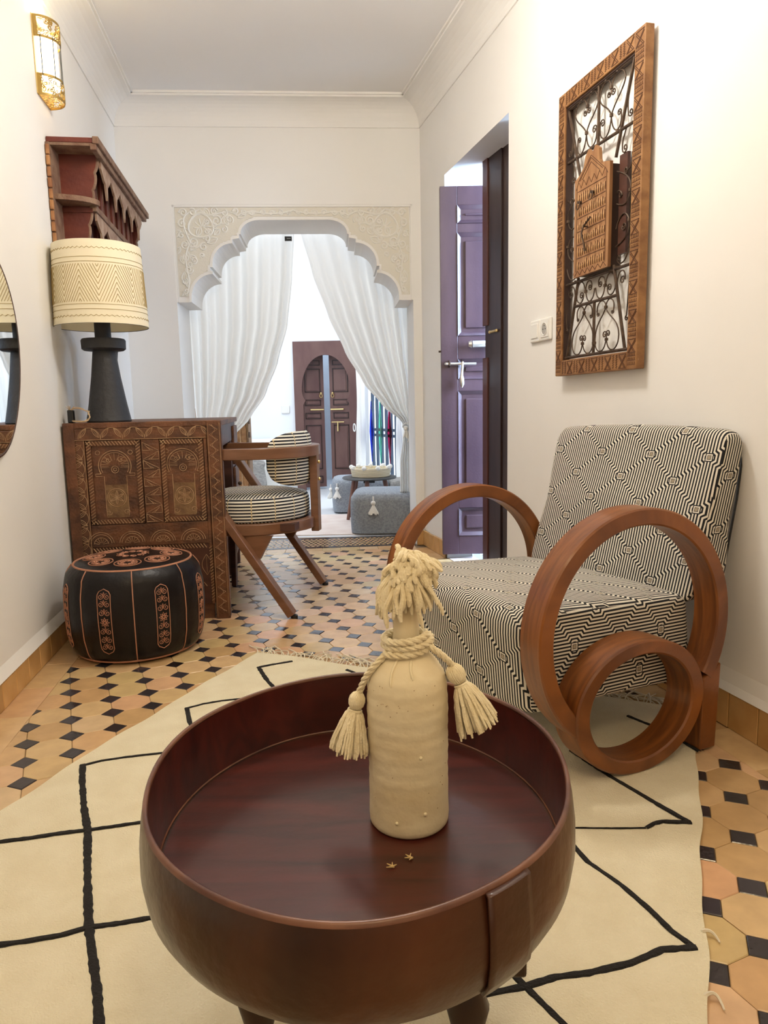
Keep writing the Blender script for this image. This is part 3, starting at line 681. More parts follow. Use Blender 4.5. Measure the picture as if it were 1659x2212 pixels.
# arcade of fans
for i in range(4):
    c = (.105 + i * .112, .312); R = .046
    for r in (R, R - .008, R - .020): L(arc(c, r, .1, PI - .1, 16), .0012, .0012)
    for q in range(7): a = PI * (q + .5) / 7; L([(c[0] + .007 * math.cos(a), c[1] + .007 * math.sin(a)), (c[0] + .025 * math.cos(a), c[1] + .025 * math.sin(a))], .0012, .0010)
rope(.075, .291, A1 - .014, .291, .016); rope(A1 - .006, .29, A1 - .006, .07, .012); rope(.08, .14, A1 - .02, .14, .016)
for q in range(8): lens((.10 + q * .055, .215), PI / 2, .08, .018, .005)
cut.build('carving', 'deskcut', desk)['kind'] = 'stuff'
# far pedestal with drawers, legs
m = M(); m.b2(.02, DW - .012, .78, 1.075, .10, DH - .022); m.build('pedestal', 'deskdark', desk)
m = M(); m.b2(DW - .030, DW - .012, .045, .78, .66, DH - .022); m.build('apron', 'deskdark', desk)
m = M(); m.b2(.0, .012, .04, .78, .25, DH - .022); m.build('back_board', 'deskdark', desk)
for i in range(3):
    z = .14 + i * .20; mm = M(); mm.b2(DW - .012, DW, .79, 1.065, z, z + .185); d = mm.build('drawer', 'deskwood', desk, bevel=.003)
    mm = M(); mm.sphere((DW + .009, .928, z + .093), .010); smooth_auto(mm.build('knob', 'iron', d))
for x, y in ((DW - .035, .76), (DW - .035, 1.06), (.03, 1.06), (.03, .76)):
    mm = M(); mm.b2(x - .02, x + .02, y - .02, y + .02, 0, .70); mm.build('leg', 'deskdark', desk, bevel=.003)

# ---------------------------------------------------------- wall shelf (t along the wall, o out from the wall)
shelf = thing('wall_shelf', 'dark red wooden wall shelf with scalloped sides hanging on the left wall above the lamp', 'shelf', PLw(2.75, .002, 0), TL)
SHL = 1.03
m = M(); m.b2(0, .160, 0, SHL, 1.772, 1.790); m.build('top_board', 'shelfred', shelf, bevel=.002)
m = M(); m.b2(.160, .182, -.004, SHL + .02, 1.768, 1.794); m.b2(.150, .172, .0, SHL, 1.748, 1.770); m.build('front_cornice', 'shelfgrey', shelf, bevel=.003)
m = M(); m.b2(.002, .158, .002, .10, 1.762, 1.7715); m.build('soffit', 'shelfgrey', shelf)
def scallop(z0, z1, o0, o1, n, amp):
    out = []
    for i in range(n * 6 + 1):
        t = i / (n * 6); out.append((o0 + (o1 - o0) * t - amp * abs(math.sin(PI * t * n)) ** .7 + amp, z0 + (z1 - z0) * t))
    return out
def side(y, nm='side_panel', m_='shelfred', w0=.150, w1=.062, z0=1.26, z1=1.765, th=.016):
    e = scallop(z0, z1, w1, w0, 8, -.007)
    pts = [V3((.0, y, z0))] + [V3((o, y, z)) for o, z in e] + [V3((.0, y, z1))]
    return M().poly(pts, (0, th, 0)).build(nm, m_, shelf)
for y in (.105, SHL - .06): side(y)
for y in (.105, SHL - .06):                    # worn edging along the scallops
    e = scallop(1.26, 1.765, .062, .150, 8, -.007); M().tube([V3((o + .001, y + .008, z)) for o, z in e], .0075, n=6).build('scalloped_edging', 'shelfgrey', shelf)
# end board on the wall with its knobbly tan edge
e = [(0.0 - .0, 0)]; m = M(); m.b2(0, .012, -.012, .105, 1.27, 1.768); m.build('end_board', 'shelfgrey', shelf)
m = M()
for i in range(13): m.box((.007, -.014, 1.285 + i * .038), (.013, .012 + .004 * (i % 2), .034))
m.build('notched_edge', 'shelftan', shelf, bevel=.003)
m = M(); m.b2(0, .010, .12, SHL - .05, 1.26, 1.77); m.build('back_board', 'shelfred', shelf)
# quarter-round shelf outside the end panel
q = [V3((0, .105, 1.578))] + [V3((.150 * math.sin(a), .105 - .095 * math.cos(a), 1.578)) for a in [PI / 2 * i / 8 for i in range(9)]]
M().poly(q, (0, 0, .020)).build('corner_shelf', 'shelfgrey', shelf, bevel=.002)
m = M(); m.b2(.0, .122, .10, SHL - .05, 1.556, 1.572); m.build('middle_shelf', 'shelfred', shelf)
m = M(); m.b2(.0, .075, .10, SHL - .05, 1.262, 1.278); m.build('bottom_shelf', 'shelfred', shelf)
m = M(); m.b2(.116, .136, .10, SHL - .045, 1.560, 1.584); m.build('lower_rail', 'shelfgrey', shelf, bevel=.003)
# slats and pendant teeth
for i in range(8):
    y = .20 + i * .105
    for (a, z0, z1) in ((.100, 1.575, 1.765),):
        mm = M(); mm.b2(a, a + .010, y, y + .040, z0, z1); s_ = mm.build('slat', 'shelfred', shelf)
        mm = M(); mm.b2(a, a + .012, y + .038, y + .044, z0, z1); mm.build('bead', 'shelfgrey', s_)
    mm = M(); mm.b2(.075, .085, y, y + .040, 1.275, 1.556); mm.build('slat', 'shelfred', shelf)
for zt, a, sz in ((1.752, .150, .125), (1.562, .122, .115)):
    mm = M(); n = 5
    for i in range(n):
        y0 = .125 + i * (SHL - .19) / n; y1 = y0 + (SHL - .19) / n; ym = (y0 + y1) / 2
        mm.poly([V3((a, y0 + .001, zt)), V3((a, y0 + .001, zt - .030)), V3((a, ym - .028, zt - sz * .55)), V3((a, ym - .020, zt - sz * .5)), V3((a, ym, zt - sz)), V3((a, ym + .020, zt - sz * .5)), V3((a, ym + .028, zt - sz * .55)), V3((a, y1 - .001, zt - .030)), V3((a, y1 - .001, zt))], (.008, 0, 0))
    mm.build('pendant_teeth', 'shelfteeth', shelf)
m = M(); m.box((.085, SHL - .03, 1.70), (.10, .05, .06)); m.build('end_block', 'shelftan', shelf, bevel=.01)

# ---------------------------------------------------------- table lamp
lamp = thing('table_lamp', 'black cone-shaped table lamp with cream zigzag-patterned drum shade on the desk', 'lamp', (-1.030, 2.735, DH))
sx0 = .985
m = M(); m.lathe([(.078, 0), (.081, .006), (.079, .012), (.068, .07), (.052, .17), (.041, .262), (.040, .268)], 40); smooth_auto(m.build('base', 'black', lamp))
m = M(); m.lathe([(.040, .262), (.070, .264), (.078, .270), (.079, .300), (.075, .306), (.030, .308)], 40); smooth_auto(m.build('disc', 'black', lamp))
m = M(); m.lathe([(.029, .300), (.029, .375)], 24); smooth_auto(m.build('stem', 'black', lamp))
def shr(t): return .1655 - .0125 * t
SZ0, SZ1 = .348, .632
m = M(); m.lathe([(.1655, SZ0), (.1530, SZ1), (.1515, SZ1), (.1640, SZ0), (.1655, SZ0)], 72, cap=False); shd = smooth_auto(m.build('lamp_shade', 'shade', lamp))
ln = M()
def shp(a, z, o=.0006): t = (z - SZ0) / (SZ1 - SZ0); r = shr(t) + o; return V3((r * math.cos(a), r * math.sin(a), z))
def sl(pts, r=.0010, closed=False): ln.tube([shp(a, z) for a, z in pts], r, n=4, closed=closed)
for z in (.395, .412, .556, .572): sl([(2 * PI * i / 72, z) for i in range(72)], .0009, True)
for z in (.373, .603): sl([(2 * PI * i / 120, z + (.0028 if i % 2 else -.0028)) for i in range(120)], .0009, True)
NT = 8; za, zb = .420, .548; dA = 2 * PI / NT; Hh = zb - za
for k in range(NT):
    c = k * dA - PI / 2 - .05
    for j in range(-6, 7):
        for s_ in (-1, 1):
            off = j * Hh / 6.5; t0 = max(0, off / Hh); t1 = min(1, 1 + off / Hh)
            if t1 - t0 > .05: sl([(c + s_ * dA / 2 * t, zb + off - t * Hh) for t in (t0, (t0 * 2 + t1) / 3, (t0 + 2 * t1) / 3, t1)], .0010)
ln.build('shade_pattern', 'shadeline', shd)
m = M(); m.tube([(math.cos(a) * .1640, math.sin(a) * .1640, SZ0) for a in [2 * PI * i / 60 for i in range(60)]], .0012, 4, True); m.tube([(0, 0, .37), (0, 0, .46)], .012, 8); m.build('socket', 'black', lamp)

# dark hour-glass vase behind the lamp
m = M(); m.lathe([(.058, 0), (.060, .004), (.052, .05), (.038, .11), (.030, .17), (.030, .22), (.036, .27), (.048, .315), (.050, .322), (.044, .320), (.028, .26)], 32)
vs_ = smooth_auto(m.build('hourglass_vase', 'black')); vs_.location = (-1.078, 2.905, DH); tag(vs_, 'black waisted wooden vase half hidden behind the table lamp', 'vase')
# plug adapter and jute cord
plug = thing('plug_adapter', 'small black plug with frayed jute cord lying on the desk by the wall', 'plug', PLw(2.665, .034, DH))
m = M(); m.box((0, 0, .024), (.022, .020, .048)); m.build('plug_body', 'blackplastic', plug, bevel=.004)
m = M(); rr = random.Random(2)
p = bez((0, -.004, .045), (.03, -.02, .062), (.05, -.025, .050), (.075, -.028, .040), 10) + bez((.075, -.028, .04), (.085, -.03, .02), (.08, -.035, .004), (.055, -.040, .004), 10) + bez((.055, -.04, .004), (.03, -.045, .006), (.02, -.03, .005), (.014, -.02, .006), 8)
m.tube(p, .0022, 6); m.tube([(a[0] + .004 * math.sin(i * 1.3), a[1] + .003 * math.cos(i * 1.7), a[2] + .003) for i, a in enumerate(p)], .0015, 5)
for i in range(9): m.tube([(-.004, 0, .045), (-.004 + rr.uniform(-.014, .014), rr.uniform(-.01, .01), .058 + rr.uniform(0, .008))], .0008, 4)
m.build('jute_cord', 'cord', plug)

# ---------------------------------------------------------- sconce
scn = thing('wall_sconce', 'lit brass half-round wall sconce with pierced bands high on left wall', 'wall lamp', PLw(2.775, .001, 1.912), TL)
SR_, SHH = .070, .262
def hc(a, z, r=SR_): return V3((r * math.sin(a), -r * math.cos(a), z))       # a: 0 near edge .. PI far edge
m = M(); m.grid(lambda u, v: hc(PI * u, .050 + v * (SHH - .10), SR_ - .012), 20, 1); m.grid(lambda u, v: hc(PI * u, .050 + v * (SHH - .10), SR_ - .014), 20, 1)
smooth_auto(m.build('glass_tube', 'glow', scn))
def band_(z0, z1, nm):
    m = M(); rr = random.Random(int(z0 * 1000) + 5)
    for z in (z0, z1): m.grid(lambda u, v: hc(PI * u, z - .004 + .008 * v), 24, 1); m.grid(lambda u, v: hc(PI * u, z - .004 + .008 * v, SR_ - .0015), 24, 1)
    for a in (.0, PI): m.tube([hc(a, z0), hc(a, z1)], .004, 5); m.grid(lambda u, v: hc(a + (.22 * u if a == 0 else -.22 * u), z0 + v * (z1 - z0)), 3, 1)
    for k in range(72):
        a0 = rr.uniform(.15, PI - .1); zc = rr.uniform(z0 + .004, z1 - .004); ang = rr.uniform(0, PI); L_, w_ = rr.uniform(.006, .010), rr.uniform(.0028, .0045)
        pts = []
        for i in range(9):
            t = 2 * PI * i / 9; x = L_ * math.cos(t); y = w_ * math.sin(t); dx = x * math.cos(ang) - y * math.sin(ang); dz = x * math.sin(ang) + y * math.cos(ang)
            pts.append(hc(min(max(a0 + dx / SR_, 0), PI), min(max(zc + dz, z0), z1)))
        m.tube(pts, .0014, 4, True)
    smooth_auto(m.build(nm, 'sconcebrass', scn))
band_(.004, .068, 'lower_band'); band_(SHH - .068, SHH - .004, 'upper_band')
m = M(); m.b2(-.0005, .003, -.078, .078, .002, SHH - .002); m.build('back_plate', 'brass', scn)
for k in range(5):
    mm = M(); a = PI * (k + .5) / 5; mm.tube([hc(a, .066), hc(a, SHH - .066)], .0016, 5); mm.build('rod', 'blackplastic', scn)
m = M()                                        # pierced floor of the sconce
for k in range(70):
    rr_ = SR_ * math.sqrt(rt.random()) * .92; a = rt.uniform(.05, PI - .05); c = hc(a, .004, rr_); m.tube([c + V3((.006 * math.cos(t), .004 * math.sin(t), 0)) for t in [2 * PI * i / 7 for i in range(7)]], .0008, 4, True)
m.build('pierced_base', 'brass', scn)
_l = PLw(2.775, .036, 2.205); point('sconce_bulb', _l, 1.2, (1, .80, .45), .02)

# ---------------------------------------------------------- mirror (edge just inside the frame)
mr_ = thing('wall_mirror', 'rounded wall mirror with thin brown rim on left wall beside the lampshade', 'mirror', PLw(1.98, .0, 1.0), TL)
def mo(a):
    r = 1 + .07 * math.cos(2 * a + .6) + .05 * math.sin(3 * a); return (.25 * r * math.cos(a), .315 * r * math.sin(a))
pts = [mo(2 * PI * i / 64) for i in range(64)]
m = M(); m.poly([V3((.010, y, z)) for y, z in pts], (.004, 0, 0)); m.build('mirror_glass', 'mirror', mr_)
m = M(); m.tube([V3((.008, y, z)) for y, z in pts], .0075, 8, True); smooth_auto(m.build('rim', 'mirrorframe', mr_))

# ---------------------------------------------------------- leather pouf
pf = thing('leather_pouf', 'black leather pouf with tan piping and embroidered medallions in front of the desk', 'pouf', (-.858, 2.400, .002))
PRF = [(r * .94, z * 1.05) for r, z in [(.185, 0), (.210, .006), (.228, .03), (.240, .08), (.244, .15), (.242, .21), (.231, .262), (.210, .287), (.199, .292)]]
def pr_at(z):
    for (r0, z0), (r1, z1) in zip(PRF, PRF[1:]):
        if z <= z1: return r0 + (r1 - r0) * (z - z0) / (z1 - z0)
    return PRF[-1][0]
NP = 8; PA = .30
def pfr(a, z): return pr_at(z) - .0045 * (1 - min(1, abs(((a - PA) * NP / (2 * PI) + .5) % 1 - .5) * 9)) * min(1, max(0, (.3 - z) * 30)) 
m = M(); m.grid(lambda u, v: V3((pfr(2 * PI * u, v * .305) * math.cos(2 * PI * u), pfr(2 * PI * u, v * .305) * math.sin(2 * PI * u), v * .305)), 128, 22, True)
smooth_auto(m.build('body', 'leather', pf), 1.2)
m = M(); m.lathe([(.188, .303), (.170, .311), (.11, .319), (.0001, .322)], 64); smooth_auto(m.build('top_panel', 'leather', pf))
m = M(); m.lathe([(.0001, .001), (.175, .001)], 40, cap=False); m.build('underside', 'leather', pf)
for z, r, nm in ((.304, .190, 'top_piping'), (.010, .197, 'bottom_piping')):
    mm = M(); mm.tube([(r * math.cos(a), r * math.sin(a), z) for a in [2 * PI * i / 72 for i in range(72)]], .0038, 6, True); smooth_auto(mm.build(nm, 'stitch', pf))
for k in range(NP):
    a = PA + 2 * PI * k / NP; mm = M(); mm.tube([((pfr(a, z) + .0015) * math.cos(a), (pfr(a, z) + .0015) * math.sin(a), z) for z in [.012 + .291 * i / 20 for i in range(21)]], .0020, 5); mm.build('seam_piping', 'stitch', pf)
for k in range(NP):
    a0 = PA + 2 * PI * (k + .5) / NP; mm = M()
    def P2(x, z): a = a0 + x / .24; r = pr_at(.150 + z) + .0012; return V3((r * math.cos(a), r * math.sin(a), .150 + z))
    def T(pts, r=.0014, c=False):
        q = [pts[0]]
        for A_, B_ in zip(pts, pts[1:]):
            nn = max(1, int(math.hypot(B_[0] - A_[0], B_[1] - A_[1]) / .012)); q += [(A_[0] + (B_[0] - A_[0]) * i / nn, A_[1] + (B_[1] - A_[1]) * i / nn) for i in range(1, nn + 1)]
        mm.tube([P2(x, z) for x, z in q], r, 4, c)
    H_, W_ = .104, .0225
    T([(-W_, -H_ + .016), (-W_, H_ - .016)]); T([(W_, -H_ + .016), (W_, H_ - .016)])
    for s_ in (1, -1): T([(-W_, s_ * (H_ - .016)), (-W_ * .75, s_ * (H_ - .006)), (0, s_ * (H_ + .002)), (W_ * .75, s_ * (H_ - .006)), (W_, s_ * (H_ - .016))])
    for j, zc in enumerate((-.082, -.058, -.030, .030, .058, .082)):
        for s_ in (-1, 1): T(spiral((s_ * .0108, zc), .0102, 1.5, PI / 2, s_, 16), .0011)
        T([(-.002, zc + .010), (0, zc + .014), (.002, zc + .010), (0, zc - .002), (-.002, zc + .010)], .001)
    for q_ in range(8): a = q_ * PI / 4; T([(.003 * math.cos(a), .003 * math.sin(a)), (.010 * math.cos(a - .3), .010 * math.sin(a - .3)), (.016 * math.cos(a), .016 * math.sin(a)), (.010 * math.cos(a + .3), .010 * math.sin(a + .3)), (.003 * math.cos(a), .003 * math.sin(a))], .0011)
    mm.build('embroidered_strip', 'stitch', pf)
for k in range(NP):
    a0 = 2 * PI * k / NP + .2; mm = M(); c = (.125 * math.cos(a0), .125 * math.sin(a0))
    def Q(x, y): r = math.hypot(c[0] + x, c[1] + y); return V3((c[0] + x, c[1] + y, .3250 - (r / .19) ** 2 * .0150))
    ca, sa = math.cos(a0), math.sin(a0)
    for rr0 in (1, .72): mm.tube([Q(.036 * rr0 * math.cos(t) * ca - .042 * rr0 * math.sin(t) * sa, .036 * rr0 * math.cos(t) * sa + .042 * rr0 * math.sin(t) * ca) for t in [2 * PI * i / 24 for i in range(24)]], .0018, 4, True)
    for q_ in range(7): t = 2 * PI * q_ / 7; mm.tube([Q(x, y) for x, y in spiral((.019 * math.cos(t), .019 * math.sin(t)), .0095, 1.2, t, 1, 10)], .0018, 4)
    mm.build('embroidered_medallion', 'stitch', pf)
mm = M()
for k in range(10): t = 2 * PI * k / 10; mm.tube([V3((x, y, .3235)) for x, y in spiral((.040 * math.cos(t), .040 * math.sin(t)), .014, 1.3, t, 1, 12)], .0018, 4)
mm.build('centre_medallion', 'stitch', pf)

# ---------------------------------------------------------- desk chair (local X = forward, Y = towards far side rotated)
fa = math.atan2(.153, -.988)
dc = thing('desk_chair', 'curved-arm wooden chair with black and cream striped seat pulled up to the desk', 'chair', (-.535, 2.985, 0), fa)
# local: +X forward (towards the desk), +Y = right of the sitter = ... near side
def uvs(co, n):
    if abs(n.z) > .7: return (co.y, co.x)
    return (math.atan2(co.y, co.x) * .26, co.z)
RA_ = .262
def U_path(r, z, x1, n=16): return [V3((x1, r, z))] + [V3((r * math.cos(a), r * math.sin(a), z)) for a in [PI / 2 + PI * i / n for i in range(n + 1)]] + [V3((x1, -r, z))]
def band_U(r, th, z0, z1, x1, nm, m_):
    po, pi_ = U_path(r, 0, x1), U_path(r - th, 0, x1); n = len(po); vs = [V3((p.x, p.y, z)) for z in (z0, z1) for p in po] + [V3((p.x, p.y, z)) for z in (z0, z1) for p in pi_]
    fs = []
    for i in range(n - 1): fs += [(i, i + 1, n + i + 1, n + i), (2 * n + i, 3 * n + i, 3 * n + i + 1, 2 * n + i + 1), (n + i, n + i + 1, 3 * n + i + 1, 3 * n + i), (i, 2 * n + i, 2 * n + i + 1, i + 1)]
    fs += [(0, n, 3 * n, 2 * n), (n - 1, 3 * n - 1, 4 * n - 1, 2 * n - 1)]
    return smooth_auto(M().add(vs, fs).build(nm, m_, dc, bevel=.003), .8)
band_U(RA_ + .012, .036, .612, .655, .24, 'arm_rail', 'chairwood')
band_U(RA_ - .004, .034, .318, .362, .22, 'seat_rail', 'chairwood')
m = M(); m.b2(.196, .222, -.235, .235, .318, .362); m.build('front_rail', 'chairwood', dc, bevel=.003)
m = M(); m.b2(-.22, .20, -.20, .20, .330, .358); m.build('seat_base', 'deskdark', dc)
for s_ in (1, -1):
    m = M(); m.bar((.20, s_ * .262, .630), (-.215, s_ * .262, .012), .030, .046, (0, 1, 0)); lg = m.build('diagonal_leg', 'chairwood', dc, bevel=.003)
    mm = M(); mm.lathe([(.014, 0), (.014, .012)], 12, c=(-.222, s_ * .262, 0)); mm.build('glide', 'blackplastic', lg)
    m = M(); a = .19; m.add([V3((a - .017, s_ * .215 - .017, .33)), V3((a + .017, s_ * .215 - .017, .33)), V3((a + .017, s_ * .215 + .017, .33)), V3((a - .017, s_ * .215 + .017, .33)), V3((a - .006, s_ * .215 - .011, 0)), V3((a + .016, s_ * .215 - .011, 0)), V3((a + .016, s_ * .215 + .011, 0)), V3((a - .006, s_ * .215 + .011, 0))], [(0, 1, 2, 3), (7, 6, 5, 4), (0, 4, 5, 1), (1, 5, 6, 2), (2, 6, 7, 3), (3, 7, 4, 0)]); m.build('front_leg', 'deskdark', dc, bevel=.002)
    m = M(); m.poly([V3((-.02, s_ * .245, .318)), V3((-.14, s_ * .245, .318)), V3((-.088, s_ * .245, .225))], (0, s_ * -.022, 0)); m.build('corner_brace', 'chairwood', dc)
m = M(); m.b2(-RA_ - .010, -RA_ + .022, -.024, .024, .300, .640); bk = m.build('back_post', 'chairwood', dc, bevel=.003)
for z in (.585, .515): mm = M(); mm.sphere((-RA_ - .013, 0, z), .007, 8, 5); mm.build('bolt', 'brass', bk)
def cush(u, v):
    a = 2 * PI * u; t = v; c_, s_ = math.cos(a), math.sin(a); R = .236
    # v: bottom edge -> side -> domed top centre
    prof_ = [(.93, .360), (.985, .366), (1.0, .385), (1.0, .425), (.985, .447), (.94, .458), (.7, .470), (.35, .477), (.001, .479)]
    i = min(int(t * 8), 7); f = t * 8 - i; r = prof_[i][0] + (prof_[i + 1][0] - prof_[i][0]) * f; z = prof_[i][1] + (prof_[i + 1][1] - prof_[i][1]) * f
    x = R * r * c_ ; y = R * r * s_
    if c_ > 0: k = 1 / max(abs(c_), abs(s_), .78) ** .6; x *= k; y *= min(k, 1.06) if abs(s_) < .9 else 1
    return V3((x * .96 + .004, y, z))
m = M(); m.grid(cush, 56, 16, True); o = m.build('seat_cushion', 'stripes', dc, uvf=uvs); smooth_auto(o, 1.0)
def padp(u, v, o_):
    a = PI + (u - .5) * 2 * 1.02; e = math.sqrt(max(0, 1 - abs(2 * u - 1) ** 3.4)); hh = .040 + .070 * e; zc = .604
    rr = .218 + o_ * (.35 + .65 * e) * math.sqrt(max(0, 1 - abs(2 * v - 1) ** 4)); return V3((rr * math.cos(a), rr * math.sin(a), zc - hh + 2 * hh * v))
m = M(); m.grid(lambda u, v: padp(u, v, .022), 30, 14); m.grid(lambda u, v: padp(u, v, -.026), 30, 14)
o = m.build('back_pad', 'stripes', dc, uvf=lambda co, n: (math.atan2(co.y, -co.x) * .26 + .03, co.z)); smooth_auto(o, 1.2)

# ---------------------------------------------------------- wrought-iron screen in a carved frame on the right wall
# local frame: X = along the wall towards the viewer, Y = out of the wall ... use explicit local axes
FT0, FT1, FZ0, FZ1 = 1.656, 2.135, .893, 1.788
fr_ = thing('wall_screen', 'tall carved wooden frame with wrought iron scrollwork on the right wall', 'wall decoration', PRw((FT0 + FT1) / 2, .0, FZ0), math.atan2(RD.y, RD.x))
FW, FH = FT1 - FT0, FZ1 - FZ0                    # local: x in -FW/2..FW/2, y negative = out of the wall, z up
def F(x, o, z): return V3((x, -o, z))            # RN is -Y locally
bw_ = .043
FO0, FO1 = .010, .037
for nm, x0, x1, z0, z1 in (('stile', -FW / 2, -FW / 2 + bw_, 0, FH), ('stile', FW / 2 - bw_ - .006, FW / 2, 0, FH), ('rail', -FW / 2 + bw_, FW / 2 - bw_ - .006, 0, bw_ + .008), ('rail', -FW / 2 + bw_, FW / 2 - bw_ - .006, FH - bw_ - .004, FH)):
    m = M(); m.b2(x0, x1, -FO1, -FO0, z0, z1); m.build(nm, 'framewood', fr_, bevel=.0025)
m = M()
for x0, x1, z0, z1 in ((-FW / 2 + bw_, -FW / 2 + bw_ + .006, bw_, FH - bw_), (FW / 2 - bw_ - .012, FW / 2 - bw_ - .006, bw_, FH - bw_)): m.b2(x0, x1, -FO1 + .006, -FO0, z0, z1)
m.b2(-FW / 2 + bw_, FW / 2 - bw_ - .006, -FO1 + .006, -FO0, FH - bw_ - .010, FH - bw_ - .004); o = m.build('inner_rebate', 'framedark', fr_); o['kind'] = 'stuff'
ct = M()
def FL(pts, r=.0011, o=FO1): ct.tube([F(x, o + .0002, z) for x, z in pts], r, 4)
def motif(x0, x1, z0, z1, kind, vert=True):
    if kind:                                    # crossed square
        for d in (0, .006): FL([(x0 + d, z0), (x1, z1 - d)]); FL([(x1 - d, z0), (x0, z1 - d)])
        FL([(x0, z0), (x1, z0)]); FL([(x0, z1), (x1, z1)])
    else:                                       # combs
        if vert:
            for q in range(3):
                zq = z0 + (z1 - z0) * (q + .5) / 3; FL([(x0, zq), (x1, zq)], .0009)
                for r_ in range(5): xx = x0 + (x1 - x0) * (r_ + .5) / 5; FL([(xx, zq), (xx + .002, zq + (z1 - z0) / 5)], .0008)
        else:
            for q in range(2):
                xq = x0 + (x1 - x0) * (q + .5) / 2; FL([(xq, z0), (xq, z1)], .0009)
                for r_ in range(6): zz_ = z0 + (z1 - z0) * (r_ + .5) / 6; FL([(xq - .005, zz_), (xq + .005, zz_ + .003)], .0008)
nseg = 22
for i in range(nseg):
    z0 = .006 + (FH - .012) * i / nseg; z1 = .006 + (FH - .012) * (i + 1) / nseg - .003
    motif(-FW / 2 + .005, -FW / 2 + bw_ - .006, z0, z1, i % 2); motif(FW / 2 - bw_ - .001, FW / 2 - .006, z0, z1, i % 2)
for i in range(10):
    x0 = -FW / 2 + bw_ + .002 + (FW - 2 * bw_ - .008) * i / 10; x1 = x0 + (FW - 2 * bw_) / 10 - .004
    motif(x0, x1, .005, bw_ + .002, i % 2, False); motif(x0, x1, FH - bw_ + .002, FH - .005, i % 2, False)
ct.build('carving', 'framecut', fr_)['kind'] = 'stuff'
# iron grille; coordinates from the wall (t, z)
def G(t, z, o=.024): return F(t - (FT0 + FT1) / 2, o, z - FZ0)
TC = 1.885
def gbar(a, b, r=.0048, nm='iron_bar'): M().tube([G(*a), G(*b)], r, 8).build(nm, 'iron', fr_)
for s_ in (-1, 1):
    gbar((TC + s_ * .185, 1.739), (TC + s_ * .100, 1.500)); gbar((TC + s_ * .103, 1.200), (TC + s_ * .172, .950))
gbar((TC - .180, 1.572), (TC + .188, 1.566)); gbar((TC - .19, 1.188), (TC + .188, 1.188)); gbar((TC - .128, 1.112), (TC + .125, 1.112)); gbar((TC - .190, .952), (TC + .188, .952)); gbar((TC, 1.738), (TC, 1.57)); gbar((TC - .003, 1.112), (TC - .003, .952)); gbar((TC - .19, 1.735), (TC + .188, 1.735)); gbar((TC - .188, .955), (TC - .186, 1.735), .004)
sc_n = [0]
def scroll(paths, r=.0021):
    mm = M()
    for p in paths: mm.tube([G(t, z) for t, z in p], r, 5)
    smooth_auto(mm.build('iron_scroll', 'iron', fr_))
def joint(t, z):
    mm = M(); mm.tube([G(t, z - .004), G(t, z + .004)], .0056, 8); mm.build('iron_collar', 'iron', fr_)
def cscroll(x, z, r, a0, d, lead):
    """line arriving along 'lead' points and ending in a spiral"""
    sp = spiral((x, z), r, 1.35, a0, d, 20); return lead + sp
